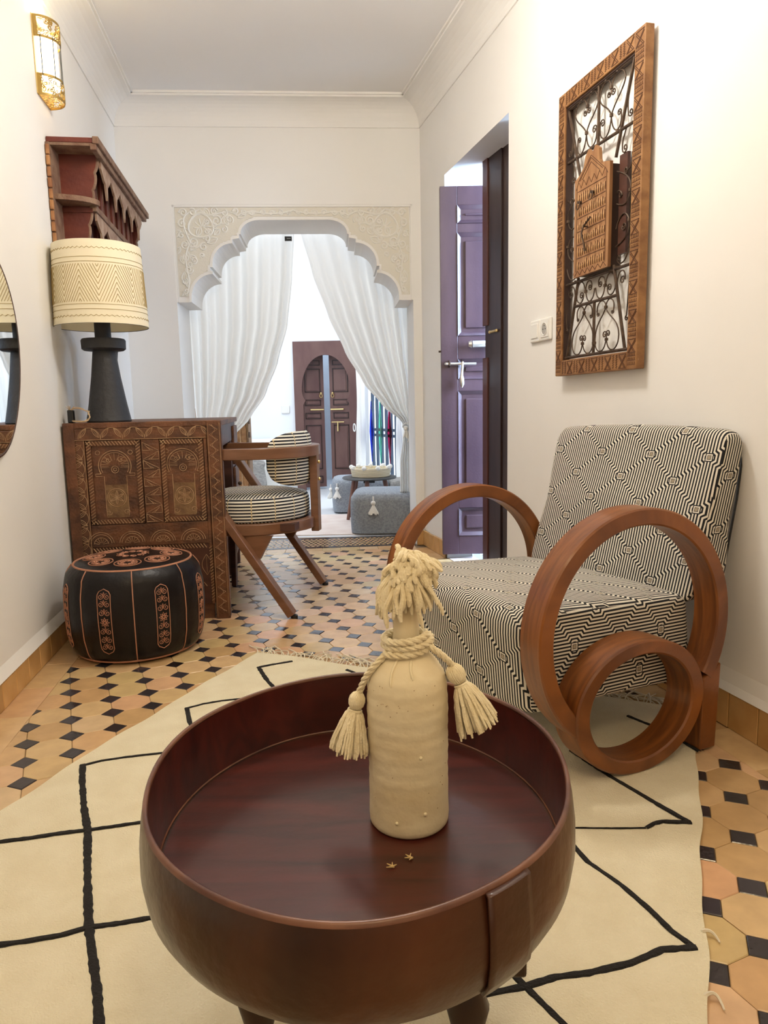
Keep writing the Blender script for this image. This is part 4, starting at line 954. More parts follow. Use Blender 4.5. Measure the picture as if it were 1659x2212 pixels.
for s_ in (-1, 1):                              # mirrored halves
    X = lambda d: TC + s_ * d
    def mp(pts): return [(X(a), b) for a, b in pts]
    # lower big hearts
    scroll([mp(bez((.006, 1.00), (.010, 1.045), (.045, 1.055), (.064, 1.085), 10) + [(.064, 1.085)] + bez((.064, 1.085), (.064, 1.10), (.05, 1.107), (.040, 1.108), 6) + bez((.040, 1.108), (.015, 1.105), (.012, 1.085), (.016, 1.072), 6) + spiral((.022, 1.070), .007, 1.1, PI, 1, 10)),
            mp(bez((.064, 1.085), (.064, 1.10), (.078, 1.108), (.088, 1.108), 6) + bez((.088, 1.108), (.112, 1.10), (.110, 1.085), (.106, 1.070), 6) + spiral((.101, 1.068), .006, 1.1, 0, -1, 10))])
    scroll([mp(bez((.064, 1.085), (.085, 1.05), (.135, 1.045), (.138, .998), 12) + bez((.138, .998), (.138, .965), (.115, .955), (.100, .956), 8) + bez((.100, .956), (.080, .962), (.074, .975), (.072, .992), 6) + spiral((.080, 1.006), .011, 1.2, PI, -1, 14)),
            mp(bez((.006, 1.00), (.004, .968), (.020, .956), (.040, .956), 8) + bez((.040, .956), (.060, .962), (.066, .975), (.070, .992), 6) + spiral((.060, 1.004), .012, 1.2, 0, 1, 14))])
    joint(X(.071), .990); joint(X(.064), 1.086); joint(X(.100), .955); joint(X(.04), .955); joint(X(.003), .985)
    # middle row between the two horizontals
    scroll([mp(spiral((.030, 1.160), .011, 1.3, PI, 1, 14)[::-1] + bez((.019, 1.162), (.016, 1.18), (.050, 1.192), (.056, 1.160), 8) + bez((.056, 1.16), (.056, 1.13), (.040, 1.115), (.030, 1.116), 6) + bez((.03, 1.116), (.008, 1.12), (.004, 1.14), (.003, 1.152), 6))])
    scroll([mp(spiral((.082, 1.140), .012, 1.3, PI, -1, 14)[::-1] + bez((.070, 1.138), (.070, 1.118), (.10, 1.108), (.112, 1.135), 8) + bez((.112, 1.135), (.116, 1.16), (.10, 1.184), (.085, 1.184), 6) + bez((.085, 1.184), (.066, 1.18), (.064, 1.165), (.058, 1.150), 6))])
    scroll([mp(spiral((.150, 1.150), .013, 1.3, 0, 1, 14)[::-1] + bez((.163, 1.152), (.17, 1.175), (.14, 1.19), (.128, 1.165), 8) + bez((.128, 1.165), (.120, 1.14), (.12, 1.13), (.124, 1.12), 5))])
    joint(X(.057), 1.150); joint(X(.03), 1.114); joint(X(.085), 1.186)
    # outer lower wedge
    scroll([mp(spiral((.176, 1.04), .008, 1.2, PI / 2, 1, 10)[::-1] + bez((.176, 1.048), (.18, 1.08), (.182, 1.12), (.186, 1.15), 8))])
    # top hearts
    scroll([mp(bez((.006, 1.690), (.02, 1.66), (.055, 1.66), (.070, 1.625), 10) + bez((.070, 1.625), (.068, 1.59), (.050, 1.573), (.035, 1.574), 8) + bez((.035, 1.574), (.010, 1.58), (.008, 1.600), (.010, 1.618), 6) + spiral((.023, 1.620), .013, 1.3, PI, -1, 14)),
            mp(bez((.140, 1.700), (.13, 1.67), (.085, 1.655), (.070, 1.625), 10) + bez((.070, 1.625), (.072, 1.60), (.085, 1.575), (.105, 1.574), 8) + bez((.105, 1.574), (.125, 1.58), (.125, 1.605), (.122, 1.615), 6) + spiral((.112, 1.618), .010, 1.3, 0, 1, 14))])
    scroll([mp(bez((.006, 1.690), (.008, 1.72), (.020, 1.732), (.040, 1.732), 8) + bez((.040, 1.732), (.058, 1.728), (.064, 1.715), (.066, 1.700), 6) + spiral((.055, 1.688), .010, 1.2, 0, -1, 12)),
            mp(bez((.140, 1.700), (.138, 1.72), (.120, 1.732), (.100, 1.732), 8) + bez((.100, 1.732), (.080, 1.728), (.072, 1.715), (.068, 1.700), 6) + spiral((.080, 1.688), .011, 1.2, PI, 1, 12))])
    joint(X(.067), 1.702); joint(X(.070), 1.626); joint(X(.04), 1.734); joint(X(.1), 1.734); joint(X(.035), 1.571); joint(X(.105), 1.571)
    # side wedges
    scroll([mp(bez((.176, 1.70), (.16, 1.66), (.15, 1.63), (.158, 1.60), 8) + spiral((.170, 1.598), .012, 1.3, PI, 1, 14)),
            mp(bez((.150, 1.562), (.14, 1.55), (.13, 1.53), (.132, 1.515), 6) + spiral((.146, 1.512), .014, 1.3, PI, 1, 14))])
    scroll([mp(bez((.108, 1.46), (.16, 1.44), (.185, 1.42), (.178, 1.39), 8) + bez((.178, 1.39), (.17, 1.36), (.15, 1.35), (.110, 1.37), 8)),
            mp(spiral((.155, 1.45), .012, 1.3, 0, -1, 12)), mp(bez((.182, 1.49), (.19, 1.46), (.18, 1.45), (.166, 1.448), 6)),
            mp(bez((.110, 1.30), (.13, 1.35), (.165, 1.34), (.176, 1.31), 8) + bez((.176, 1.31), (.18, 1.27), (.15, 1.26), (.108, 1.25), 8)),
            mp(spiral((.150, 1.300), .013, 1.3, PI, 1, 12)), mp(bez((.185, 1.25), (.17, 1.21), (.16, 1.195), (.130, 1.200), 8) + spiral((.130, 1.214), .012, 1.2, -PI / 2, -1, 12)), mp(bez((.106, 1.40), (.12, 1.41), (.13, 1.40), (.137, 1.392), 5) + spiral((.130, 1.388), .008, 1.2, 0, 1, 10))])
    joint(X(.178), 1.39); joint(X(.177), 1.31); joint(X(.12), 1.19)
# carved wooden box set in the grille
bx = M(); BX0, BX1, BZ0, BZ1 = 1.788, 1.990, 1.196, 1.490
pedi = [(BX0, BZ0), (BX1, BZ0), (BX1, BZ1)] + [(BX1 - .03, 1.497), (BX1 - .048, 1.497), (BX1 - .058, 1.512), (BX1 - .062, 1.545), (TC + .022, 1.560), (TC + .010, 1.548), (TC + .004, 1.544), (TC - .004, 1.548), (TC - .016, 1.560)] + [(BX0 + .062, 1.545), (BX0 + .052, 1.515), (BX0 + .03, 1.500), (BX0, BZ1)]
bm = bmesh.new(); f_ = bm.faces.new([bm.verts.new(G(t, z, .046)) for t, z in pedi]); r_ = bmesh.ops.extrude_face_region(bm, geom=[f_]); bmesh.ops.translate(bm, vec=(0, .010, 0), verts=[v for v in r_['geom'] if isinstance(v, bmesh.types.BMVert)]); bmesh.ops.triangulate(bm, faces=bm.faces[:]); bmesh.ops.recalc_face_normals(bm, faces=bm.faces)
bm_obj(bm, 'box_front', 'boxwood', fr_)
m = M(); c0, c1 = G(BX0 + .004, BZ0 + .004, .036), G(BX1 - .004, BZ1 - .006, .004); m.b2(c0.x, c1.x, c0.y, c1.y, c0.z, c1.z); m.build('box_body', 'framedark', fr_)
m = M(); c0, c1 = G(BX1 + .012, BZ0 + .03, .022), G(BX1 + .052, BZ1 + .01, .012); m.b2(c0.x, c1.x, c0.y, c1.y, c0.z, c1.z); m.build('backing_board', 'deskdark', fr_)
bc = M(); bl = M()
def BL(pts, r=.0010, mm=bc): mm.tube([G(t, z, .0463) for t, z in pts], r, 4)
rb = random.Random(5)
for r0 in range(6):
    zt = 1.452 - r0 * .040
    BL([(BX0 + .02, zt), (BX1 - .02, zt)])
    for c_ in range(13): t = BX0 + .026 + c_ * .0124; h = rb.uniform(.020, .033); BL([(t + .0062, zt - .034), (t + .0062, zt - .034 + h * .8)], .0013); bl.tube([G(t, zt - .036, .0464), G(t + .001, zt - .036 + h * .5, .0468), G(t, zt - .036 + h, .0464)], [.0008, .0030, .0006], 5)
for x in (BX0 + .016, BX1 - .016): BL([(x, 1.212), (x, 1.470)])
BL([(BX0 + .01 + i * .0152, 1.214 if i % 2 else 1.200) for i in range(13)]); BL([(BX0 + .01 + i * .0152, 1.480 if i % 2 else 1.460) for i in range(13)])
for s_ in (-1, 1): BL([(TC + s_ * (.015 if i % 2 else .002) * 0 + (BX0 + .008 if s_ < 0 else BX1 - .008) + (.004 if i % 2 else -.004), 1.22 + i * .016) for i in range(16)])
for w_ in (.075, .066, .050): BL([(TC - w_, 1.482), (TC, 1.482 + w_ * .75), (TC + w_, 1.482)])
bc.build('box_cuts', 'framecut', fr_)['kind'] = 'stuff'; bl.build('chiselled_facets', 'facet', fr_)['kind'] = 'stuff'
for t, z in ((TC - .055, 1.405), (TC + .022, 1.415)):
    mm = M(); mm.tube([G(t, z + .012, .045), G(t, z + .012, .058)], .0045, 8); kb = mm.build('ring_pull', 'iron', fr_)
    mm = M(); mm.tube([G(t + .010 * math.cos(a), z + .002 + .013 * math.sin(a), .058 - .002 * math.sin(a)) for a in [2 * PI * i / 18 for i in range(18)]], .0016, 6, True); mm.build('ring', 'iron', kb)
mm = M(); mm.tube([G(TC - .012, 1.335, .047), G(TC - .012, 1.335, .062), G(TC + .030, 1.352, .063)], .0032, 6); mm.tube([G(TC - .010, 1.338, .062), G(TC - .016, 1.315, .066), G(TC - .004, 1.285, .064), G(TC - .006, 1.262, .058)], [.003, .0028, .003, .0042], 6); smooth_auto(mm.build('door_hook', 'iron', fr_))

# ---------------------------------------------------------- switch and socket
sw = thing('light_switch', 'white square rocker light switch on the right wall left of the carved frame', 'switch', PRw(1.440, 0, 1.067), math.atan2(RD.y, RD.x))
m = M(); m.b2(-.040, .040, -.011, 0, -.040, .040); m.build('plate', 'plastic', sw, bevel=.006, seg=3)
m = M(); m.b2(-.026, .026, -.0145, -.010, -.026, .026); m.build('rocker', 'plastic', sw, bevel=.002)
so = thing('power_socket', 'white round wall socket beside the switch, partly behind carved frame', 'socket', PRw(1.523, 0, 1.067), math.atan2(RD.y, RD.x))
m = M(); m.b2(-.040, .040, -.011, 0, -.040, .040); m.build('plate', 'plastic', so, bevel=.006, seg=3)
m = M(); m.b2(-.029, .029, -.0135, -.010, -.029, .029); m.build('insert', 'plastic', so, bevel=.002)
m = M(); rg = [(.0215 * math.cos(a), .0215 * math.sin(a)) for a in [2 * PI * i / 28 for i in range(28)]]; m.tube([V3((x, -.0140, z)) for x, z in rg], .0016, 6, True); m.build('socket_ring', 'plastic', so)
m = M(); m.poly([V3((x * .95, -.0139, z * .95)) for x, z in rg], (0, .0012, 0)); m.build('socket_well', mat('socket_grey', (.42, .40, .37), .5), so)
for x, z in ((-.0095, 0), (.0095, 0), (0, .012)): mm = M(); mm.tube([V3((x, -.0146, z)), V3((x, -.0138, z))], .0026, 8); mm.build('contact_hole', 'blackplastic', so)

# ---------------------------------------------------------- the two wooden door leaves at the right-hand opening
def door_leaf(root, W, H, th, stile, panels, m_='doorwood', rim=True):
    """local X = width, Z up, front faces -Y"""
    zs = [0] + [z for p in panels for z in p[:2]] + [H]
    m = M(); m.b2(0, stile, 0, th, 0, H); m.build('stile', m_, root, bevel=.002); m = M(); m.b2(W - stile, W, 0, th, 0, H); m.build('stile', m_, root, bevel=.002)
    for a, b in zip(zs[::2], zs[1::2]): m = M(); m.b2(stile, W - stile, .0, th, a, b); m.build('rail', m_, root, bevel=.002)
    for z0, z1 in panels:
        m = M(); m.b2(stile, W - stile, th * .35, th * .65, z0, z1); pn = m.build('panel', m_, root)
        mm = M(); x0, x1, d = stile, W - stile, .018; a, b = (x0, x1, z0, z1), (x0 + d, x1 - d, z0 + d, z1 - d)
        vs = [V3((x, y, z)) for (q, y) in ((a, -.004), (b, th * .33)) for x, z in ((q[0], q[2]), (q[1], q[2]), (q[1], q[3]), (q[0], q[3]))]
        mm.add(vs, [(0, 1, 5, 4), (1, 2, 6, 5), (2, 3, 7, 6), (3, 0, 4, 7)]); mm.build('moulding', m_, pn)
        mm = M(); mm.b2(x0 + .038, x1 - .038, th * .12, th * .36, z0 + .038, z1 - .038); mm.build('raised_field', m_, pn, bevel=.004)
dA_ = thing('panelled_door', 'dark wooden panelled door leaf with pewter bolt reflecting blue light, in side doorway', 'door', (.305, 3.698, .028), 0)
door_leaf(dA_, .60, 1.835, .036, .085, ((.10, .245), (.325, .845), (.905, 1.005), (1.120, 1.615), (1.660, 1.745)))
m = M(); m.tube([V3((.155, -.030, 1.075)), V3((.50, -.030, 1.078))], .017, 14); m.tube([V3((.150, -.030, 1.075)), V3((.135, -.030, 1.075))], [.019, .013], 14); smooth_auto(m.build('push_bar', 'silver', dA_))
m = M(); m.tube([V3((.02, -.016, .982)), V3((.175, -.016, .980))], .0065, 10)
for x in (.025, .035): m.lathe([(.010, -.004), (.010, .004)], 10, c=(x, -.016, .982))
smooth_auto(m.build('sliding_bolt', 'silver', dA_))
m = M()
for x in (.040, .105): m.tube([V3((x, -.002, .982 + .014)), V3((x, -.026, .982 + .006)), V3((x, -.026, .982 - .006)), V3((x, -.002, .982 - .014))], .005, 6)
m.build('bolt_staple', 'iron', dA_)
m = M(); m.tube([V3((.105, -.026, .990)), V3((.103, -.029, .955)), V3((.100, -.029, .925)), V3((.101, -.029, .905)), V3((.102, -.029, .880)), V3((.101, -.029, .862))], [.006, .006, .007, .012, .012, .003], 10); smooth_auto(m.build('hasp', 'silver', dA_))
m = M(); m.tube([V3((-.012, .01, 1.045)), V3((.0, .01, 1.045))], .005, 8); m.build('latch_pin', 'iron', dA_)
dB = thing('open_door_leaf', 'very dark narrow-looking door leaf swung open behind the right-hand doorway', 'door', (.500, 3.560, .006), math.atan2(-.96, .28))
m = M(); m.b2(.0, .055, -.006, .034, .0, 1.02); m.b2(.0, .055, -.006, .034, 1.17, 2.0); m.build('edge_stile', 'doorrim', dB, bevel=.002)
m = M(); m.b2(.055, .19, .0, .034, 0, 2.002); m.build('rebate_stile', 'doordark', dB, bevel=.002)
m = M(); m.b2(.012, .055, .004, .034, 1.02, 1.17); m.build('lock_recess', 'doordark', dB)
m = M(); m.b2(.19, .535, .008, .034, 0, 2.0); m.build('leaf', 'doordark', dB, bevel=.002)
m = M(); m.tube([V3((.090, -.006, 1.135)), V3((.150, -.006, 1.135))], .006, 8); m.sphere((.085, -.006, 1.135), .008, 8, 5); m.sphere((.158, -.006, 1.135), .008, 8, 5); m.build('keyhole_plate', 'brass', dB)

# ---------------------------------------------------------- armchair
AX, AY, AA = .488, 1.432, math.radians(25)
ac = thing('ring_armchair', 'low armchair with mahogany ring arms and black and cream geometric upholstery', 'armchair', (AX, AY, .006), AA)
def ring(cx, cz, R, r, y0, y1, nm, sx=1, a0=0, a1=2 * PI, n=96):
    full = abs(a1 - a0 - 2 * PI) < 1e-6; k = n if full else n + 1; vs = []
    e = .0035
    prof_ = [(r, y0 + e), (r + e, y0), (R - e, y0), (R, y0 + e), (R, y1 - e), (R - e, y1), (r + e, y1), (r, y1 - e)]
    for rr_, y in prof_:
        for j in range(k): a = a0 + (a1 - a0) * j / n; vs.append(V3((cx + sx * rr_ * math.cos(a), y, cz + rr_ * math.sin(a))))
    P = len(prof_); fs = [(i * k + j, i * k + (j + 1) % k, ((i + 1) % P) * k + (j + 1) % k, ((i + 1) % P) * k + j) for i in range(P) for j in range(n)]
    if not full: fs += [tuple(i * k for i in range(P)), tuple(i * k + n for i in range(P))[::-1]]
    return smooth_auto(M().add(vs, fs).build(nm, 'armwood', ac), .6)
for y0, y1 in ((0, .068), (.640, .706)):
    ring(.052, .316 - (.008 if y0 else 0), .262, .226, y0, y1, 'ring_arm', 1.0, math.radians(-33), math.radians(233))
    ring(.062, .1475, .148, .1175, y0 - .004, y1 + .004, 'small_ring', 1.22)
    m = M(); m.add([V3(p) for p in [(.244, y0 + .002, .175), (.300, y0 + .002, .205), (.300, y1 - .002, .205), (.244, y1 - .002, .175), (.252, y0 + .008, 0), (.300, y0 + .008, 0), (.300, y1 - .008, 0), (.252, y1 - .008, 0)]], [(0, 1, 2, 3), (7, 6, 5, 4), (0, 4, 5, 1), (1, 5, 6, 2), (2, 6, 7, 3), (3, 7, 4, 0)]); m.build('rear_foot', 'armwood', ac, bevel=.004)
m = M(); m.b2(.225, .275, .068, .622, .135, .165); m.build('stretcher', 'armwood', ac, bevel=.003)
def loft_box(prof, y0, y1, nm, uvf, crown=.010, rnd=.035, ny=22, skew=.095):
    """side profile (x,z) loop swept across the width, with rounded ends"""
    cx = sum(p[0] for p in prof) / len(prof); cz = sum(p[1] for p in prof) / len(prof); k = len(prof); vs = []
    ys = [0, .15, .5, 1] ; secs = []
    for t in (0, .06, .25, .55, 1): secs.append((y0 + rnd * t, 1 - (1 - math.sqrt(max(0, 1 - (1 - t) ** 2))) * rnd / .16))
    for i in range(1, ny): secs.append((y0 + rnd + (y1 - y0 - 2 * rnd) * i / ny, 1))
    for t in (1, .55, .25, .06, 0): secs.append((y1 - rnd * t, 1 - (1 - math.sqrt(max(0, 1 - (1 - t) ** 2))) * rnd / .16))
    for y, s_ in secs:
        u = (y - y0) / (y1 - y0); cr = crown * (1 - (2 * u - 1) ** 2)
        for x, z in prof:
            dx, dz = x - cx, z - cz; d = math.hypot(dx, dz) or 1; q = (d * 1 - (1 - s_) * .16 + cr) / d; vs.append(V3((cx + dx * q - skew * (y - .08), y, cz + dz * q)))
    n = len(secs); fs = [(i * k + j, i * k + (j + 1) % k, (i + 1) * k + (j + 1) % k, (i + 1) * k + j) for i in range(n - 1) for j in range(k)] + [tuple(range(k))[::-1], tuple((n - 1) * k + j for j in range(k))]
    return smooth_auto(M().add(vs, fs).build(nm, 'jacquard', ac, uvf=uvf), 1.1)
def rprof(pts, r, n=5):
    """round the corners of a polygon"""
    out = []; k = len(pts)
    for i in range(k):
        p = V3((*pts[i], 0)); a = V3((*pts[i - 1], 0)); b = V3((*pts[(i + 1) % k], 0)); ri = r[i] if isinstance(r, (list, tuple)) else r
        u, v = (a - p).normalized(), (b - p).normalized(); ri = min(ri, (a - p).length * .45, (b - p).length * .45); s0, s1 = p + u * ri, p + v * ri
        for j in range(n + 1): t = j / n; q = s0 * (1 - t) ** 2 + p * 2 * t * (1 - t) + s1 * t * t; out.append((q.x, q.y))
    return out
def dense(pts, step=.02):
    out = []
    for i in range(len(pts)):
        a, b = pts[i], pts[(i + 1) % len(pts)]; L_ = math.hypot(b[0] - a[0], b[1] - a[1]); n = max(1, int(L_ / step)); out += [(a[0] + (b[0] - a[0]) * j / n, a[1] + (b[1] - a[1]) * j / n) for j in range(n)]
    return out
def uv_seat(co, n):
    if abs(n.y) > .70: return (co.z + .05, co.x)
    return (co.y + .02, co.x + co.z)
seat_p = dense(rprof([(-.176, .145), (-.196, .372), (.275, .350), (.30, .140)], [.02, .06, .03, .02]))
loft_box(seat_p, .074, .634, 'seat', uv_seat, .010, .028)
def uv_back(co, n):
    if abs(n.y) > .70: return (co.x * .97 - co.z * .25 + .03, co.z)
    return (co.y + .06, co.z * 1.03)
back_p = dense(rprof([(.262, .325), (.372, .728), (.432, .722), (.385, .34)], [.02, .035, .03, .02]))
loft_box(back_p, .072, .630, 'backrest', uv_back, .010, .028, skew=.065)
m = M(); m.tube([V3((x, .080, z)) for x, z in [(.380, .36), (.420, .56), (.438, .70)]], .003, 5); m.build('back_welt', 'leather', ac)

# ---------------------------------------------------------- rug
rug = thing('cream_rug', 'cream wool rug with black hand-drawn diamond lines under the tray table', 'rug', (RC.x, RC.y, 0), math.atan2(RA.y, RA.x))
# local: +X = RA, -Y = RB
m = M(); rr = random.Random(9); nx_, ny_ = 46, 90
def rugp(u, v):
    e = .003 * math.sin(v * 23) + .002 * math.sin(v * 51 + 2); x = u * RW + (e if u == 0 or u == 1 else 0) + (1 - u) * .12 * v ** 4; y = -v * RL + (.006 * math.sin(u * 17) if v == 0 else 0)
    return V3((x, y, .0065 + .0012 * math.sin(u * 19 + v * 31) * math.sin(u * 8)))
m.grid(rugp, nx_, ny_)
k_ = nx_ + 1; edge_ = [i for i in range(k_)] + [j * k_ + nx_ for j in range(1, ny_ + 1)] + [ny_ * k_ + i for i in range(nx_ - 1, -1, -1)] + [j * k_ for j in range(ny_ - 1, 0, -1)]
n0 = len(m.v); m.v += [V3((m.v[i].x, m.v[i].y, .0008)) for i in edge_]; ne = len(edge_); m.f += [(edge_[i], edge_[(i + 1) % ne], n0 + (i + 1) % ne, n0 + i) for i in range(ne)]
smooth_auto(m.build('pile', 'rug', rug), .9)
Mi = Matrix.Rotation(-math.atan2(RA.y, RA.x), 3, 'Z')
def stripe(pts, w0=.0105, w1=None):
    P = [Mi @ (V3((x, y, 0)) - RC) for x, y in pts]; w1 = w1 or w0
    q = []
    for a, b in zip(P, P[1:]): n = max(1, int((b - a).length / .008)); q += [a + (b - a) * i / n for i in range(n)]
    q.append(P[-1]); n = len(q); vs = []; mm = M()
    for i, p in enumerate(q):
        d = (q[min(i + 1, n - 1)] - q[max(i - 1, 0)]).normalized(); s_ = V3((-d.y, d.x, 0)); w_ = (w0 + (w1 - w0) * i / n) * rr.uniform(.42, .58)
        h = .0078 + rr.uniform(-.0003, .0005); vs += [p + s_ * w_ + V3((0, 0, .0062)), p + s_ * w_ * .7 + V3((0, 0, h + .0012)), p - s_ * w_ * .7 + V3((0, 0, h + .0012)), p - s_ * w_ + V3((0, 0, .0062))]
    mm.add(vs, [(i * 4 + j, i * 4 + j + 1, i * 4 + 5 + j, i * 4 + 4 + j) for i in range(n - 1) for j in range(3)] + [(0, 1, 2, 3)])
    mm.build('black_stripe', 'rugline', rug)
stripe([(-.80, 1.232), (-.735, 1.247), (-.68, 1.258), (-.633, 1.271), (-.583, 1.28)], .011); stripe([(-.583, 1.28), (-.533, 1.291), (-.485, 1.303), (-.30, 1.335), (-.10, 1.34)], .008)
stripe([(-.544, 1.586), (-.615, 1.571), (-.663, 1.556), (-.697, 1.536)], .006); stripe([(-.30, 1.62), (-.42, 1.607), (-.544, 1.586)], .006)
stripe([(-.700, 1.540), (-.674, 1.474), (-.624, 1.362), (-.583, 1.28), (-.543, 1.18), (-.512, 1.105), (-.476, 1.020), (-.446, .959), (-.412, .891), (-.391, .843), (-.37, .80)], .0145)
stripe([(-.68, .968), (-.596, .982), (-.557, .989), (-.512, .999), (-.476, 1.015), (-.428, 1.023), (-.377, 1.035), (-.2, 1.07)], .0105)
stripe([(-.30, 1.915), (-.40, 1.90), (-.458, 1.888), (-.505, 1.869), (-.542, 1.843)], .006); stripe([(-.544, 1.845), (-.513, 1.756), (-.45, 1.62), (-.38, 1.47)], .012)
stripe([(-.301, 2.19), (-.359, 2.165), (-.399, 2.143)], .010); stripe([(-.401, 2.145), (-.374, 2.076), (-.351, 2.02), (-.29, 1.90)], .014)
stripe([(.42, 1.56), (.476, 1.433), (.504, 1.38), (.538, 1.318), (.569, 1.263)], .0115); stripe([(.572, 1.264), (.518, 1.268), (.50, 1.262), (.48, 1.248)], .012, .007); stripe([(.48, 1.248), (.432, 1.248), (.342, 1.253), (.20, 1.26)], .0016)
stripe([(.25, 1.40), (.30, 1.28), (.329, 1.205), (.343, 1.151), (.38, 1.089), (.405, 1.033), (.422, .982), (.442, .947)], .0095); stripe([(.445, .948), (.393, .945), (.338, .92), (.273, .904), (.226, .898), (.178, .882), (.132, .873), (.04, .86)], .0115)
stripe([(.10, 1.02), (.164, .912), (.188, .871), (.213, .829), (.222, .815)], .0105)
stripe([(.611, 1.737), (.637, 1.696), (.675, 1.645), (.709, 1.54)], .010); stripe([(-.125, 2.105), (-.105, 2.085), (-.06, 2.02)], .012)
# fringe: knotted wool ends along the far edge
fg = M(); n = 120
for i in range(n):
    x = RW * (i + rr.random() * .6) / n; L_ = rr.uniform(.045, .10); dx = rr.uniform(-.05, .03) - (.05 if rr.random() < .3 else 0)
    p = bez((x, -.004, .0035), (x + dx * .3, L_ * .4, .012 + rr.uniform(0, .006)), (x + dx, L_ * .6, .004), (x + dx * 1.6, L_ * rr.uniform(.55, 1), .0035), 7); fg.tube(p, rr.uniform(.0014, .0024), 5)
for i in range(22): x = rr.uniform(0, RW - .1); p = [(x + t * .12, .03 + .018 * math.sin(t * 7 + i), .006 + .003 * math.sin(t * 11)) for t in [q / 8 for q in range(9)]]; fg.tube(p, .0016, 5)
o = fg.build('fringe', 'fringe', rug); o['kind'] = 'stuff'
fg = M()
for (u, v, L_) in ((RW, 1.095, .055), (RW, 1.10, .04), (RW, 1.13, .028), (RW, 1.275, .11), (RW, .86, .02), (RW, .99, .02)):
    dd = rr.uniform(-.02, .02); fg.tube(bez((u - .004, -v, .006), (u + L_ * .4, -v + dd, .012), (u + L_ * .7, -v + dd, .004), (u + L_, -v - .012, .0035), 8), [.003 - .0002 * i for i in range(9)], 5)
o = fg.build('loose_threads', 'fringe', rug); o['kind'] = 'stuff'

# ---------------------------------------------------------- round tray table
TX, TY = -.035, .7765; EX, EY = .234, .2675
tt = thing('tray_table', 'round deep-rimmed dark red wooden tray table on turned legs in the foreground', 'table', (TX, TY, .0075))
zb = -.0075                                     # local zero sits on the rug
WH = [(1.0, .400), (1.004, .385), (1.008, .360), (1.000, .338), (.975, .318), (.955, .304)]
def el(k, a, z): return V3((k * EX * math.cos(a), k * EY * math.sin(a), z + zb))
m = M(); n = 128
outer = [(1.0, .400), (1.012, .385), (1.024, .362), (1.026, .340), (1.012, .318), (.980, .303)]; inner = [(.962, .303), (.966, .315), (.972, .340), (.977, .370), (.980, .398)]
loop = outer + [(.930, .302), (.930, .3145), (.955, .316)] + inner[1:]
wob = lambda a: 1 + .003 * math.sin(3 * a + 1) + .002 * math.sin(7 * a)
m.v = [el(k * wob(2 * PI * j / n), 2 * PI * j / n, z) for k, z in loop for j in range(n)]; P = len(loop)
m.f = [(i * n + j, i * n + (j + 1) % n, ((i + 1) % P) * n + (j + 1) % n, ((i + 1) % P) * n + j) for i in range(P) for j in range(n)]
smooth_auto(m.build('side_wall', 'traybowl', tt), .9)
m = M(); m.v = [el(wob(2 * PI * j / n) * k, 2 * PI * j / n, z + .0012 * math.sin(5 * 2 * PI * j / n)) for k, z in ((.979, .3985), (.981, .4015), (.990, .4028), (1.0, .4015), (1.003, .3985)) for j in range(n)]
m.f = [(i * n + j, i * n + (j + 1) % n, (i + 1) * n + (j + 1) % n, (i + 1) * n + j) for i in range(4) for j in range(n)]
smooth_auto(m.build('rim', 'trayrim', tt), 2)
m = M(); m.v = [el(k, 2 * PI * j / n, z) for k, z in ((.958, .3155), (.0001, .3155), (.0001, .303), (.958, .303)) for j in range(n)]
m.f = [(i * n + j, i * n + (j + 1) % n, (i + 1) * n + (j + 1) % n, (i + 1) * n + j) for i in range(4 - 1) for j in range(n)]
m.build('tray_floor', 'traywood', tt)
m = M(); m.v = [el(k * .968 * wob(2 * PI * j / n), 2 * PI * j / n, z) for k, z in ((1, .3172), (.996, .3176), (.992, .3162)) for j in range(n)]; m.f = [(i * n + j, i * n + (j + 1) % n, (i + 1) * n + (j + 1) % n, (i + 1) * n + j) for i in range(2) for j in range(n)]
m.build('joint_bead', 'trayrim', tt)
m = M()                                          # inner lining of the wall, glossy dark red
m.v = [el(k * wob(2 * PI * j / n) - .0 if False else k * wob(2 * PI * j / n), 2 * PI * j / n, z) for k, z in ((.9655, .3160), (.9712, .340), (.9762, .370), (.9792, .3982)) for j in range(n)]
m.f = [(i * n + j, i * n + (j + 1) % n, (i + 1) * n + (j + 1) % n, (i + 1) * n + j) for i in range(3) for j in range(n)]
smooth_auto(m.build('inner_wall', 'traywood', tt), 2)
m = M(); a0, a1 = -1.07, -.86                    # lapped seam of the bent side
m.v = [el(k, a0 + (a1 - a0) * j / 8, z) for k, z in ((1.004, .401), (1.020, .399), (1.034, .362), (1.036, .338), (1.022, .316), (.985, .300)) for j in range(9)]
m.f = [(i * 9 + j, i * 9 + j + 1, (i + 1) * 9 + j + 1, (i + 1) * 9 + j) for i in range(5) for j in range(8)]
smooth_auto(m.build('lapped_seam', 'traybowl', tt, solid=.003), .9)
for k, (lx, ly) in enumerate(((-.098, -.150), (.105, -.165), (.105, .16), (-.105, .16))):
    m = M(); m.lathe([(.016, 0), (.020, .01), (.020, .03), (.012, .05), (.011, .09), (.019, .115), (.011, .14), (.013, .19), (.021, .225), (.012, .250), (.018, .262), (.020, .300)], 20, c=(lx, ly, 0)); smooth_auto(m.build('leg', 'darkleg', tt))
m = M(); m.b2(-.13, .13, -.165, -.135, .270, .3005); m.b2(-.13, .13, .145, .175, .270, .3005); m.b2(.090, .120, -.165, .175, .272, .3005); m.b2(-.120, -.090, -.165, .175, .272, .3005); m.build('under_frame', 'darkleg', tt)
m = M(); m.box((.145, -.165, .282), (.028, .03, .035)); m.build('corner_block', 'darkleg', tt, bevel=.003)
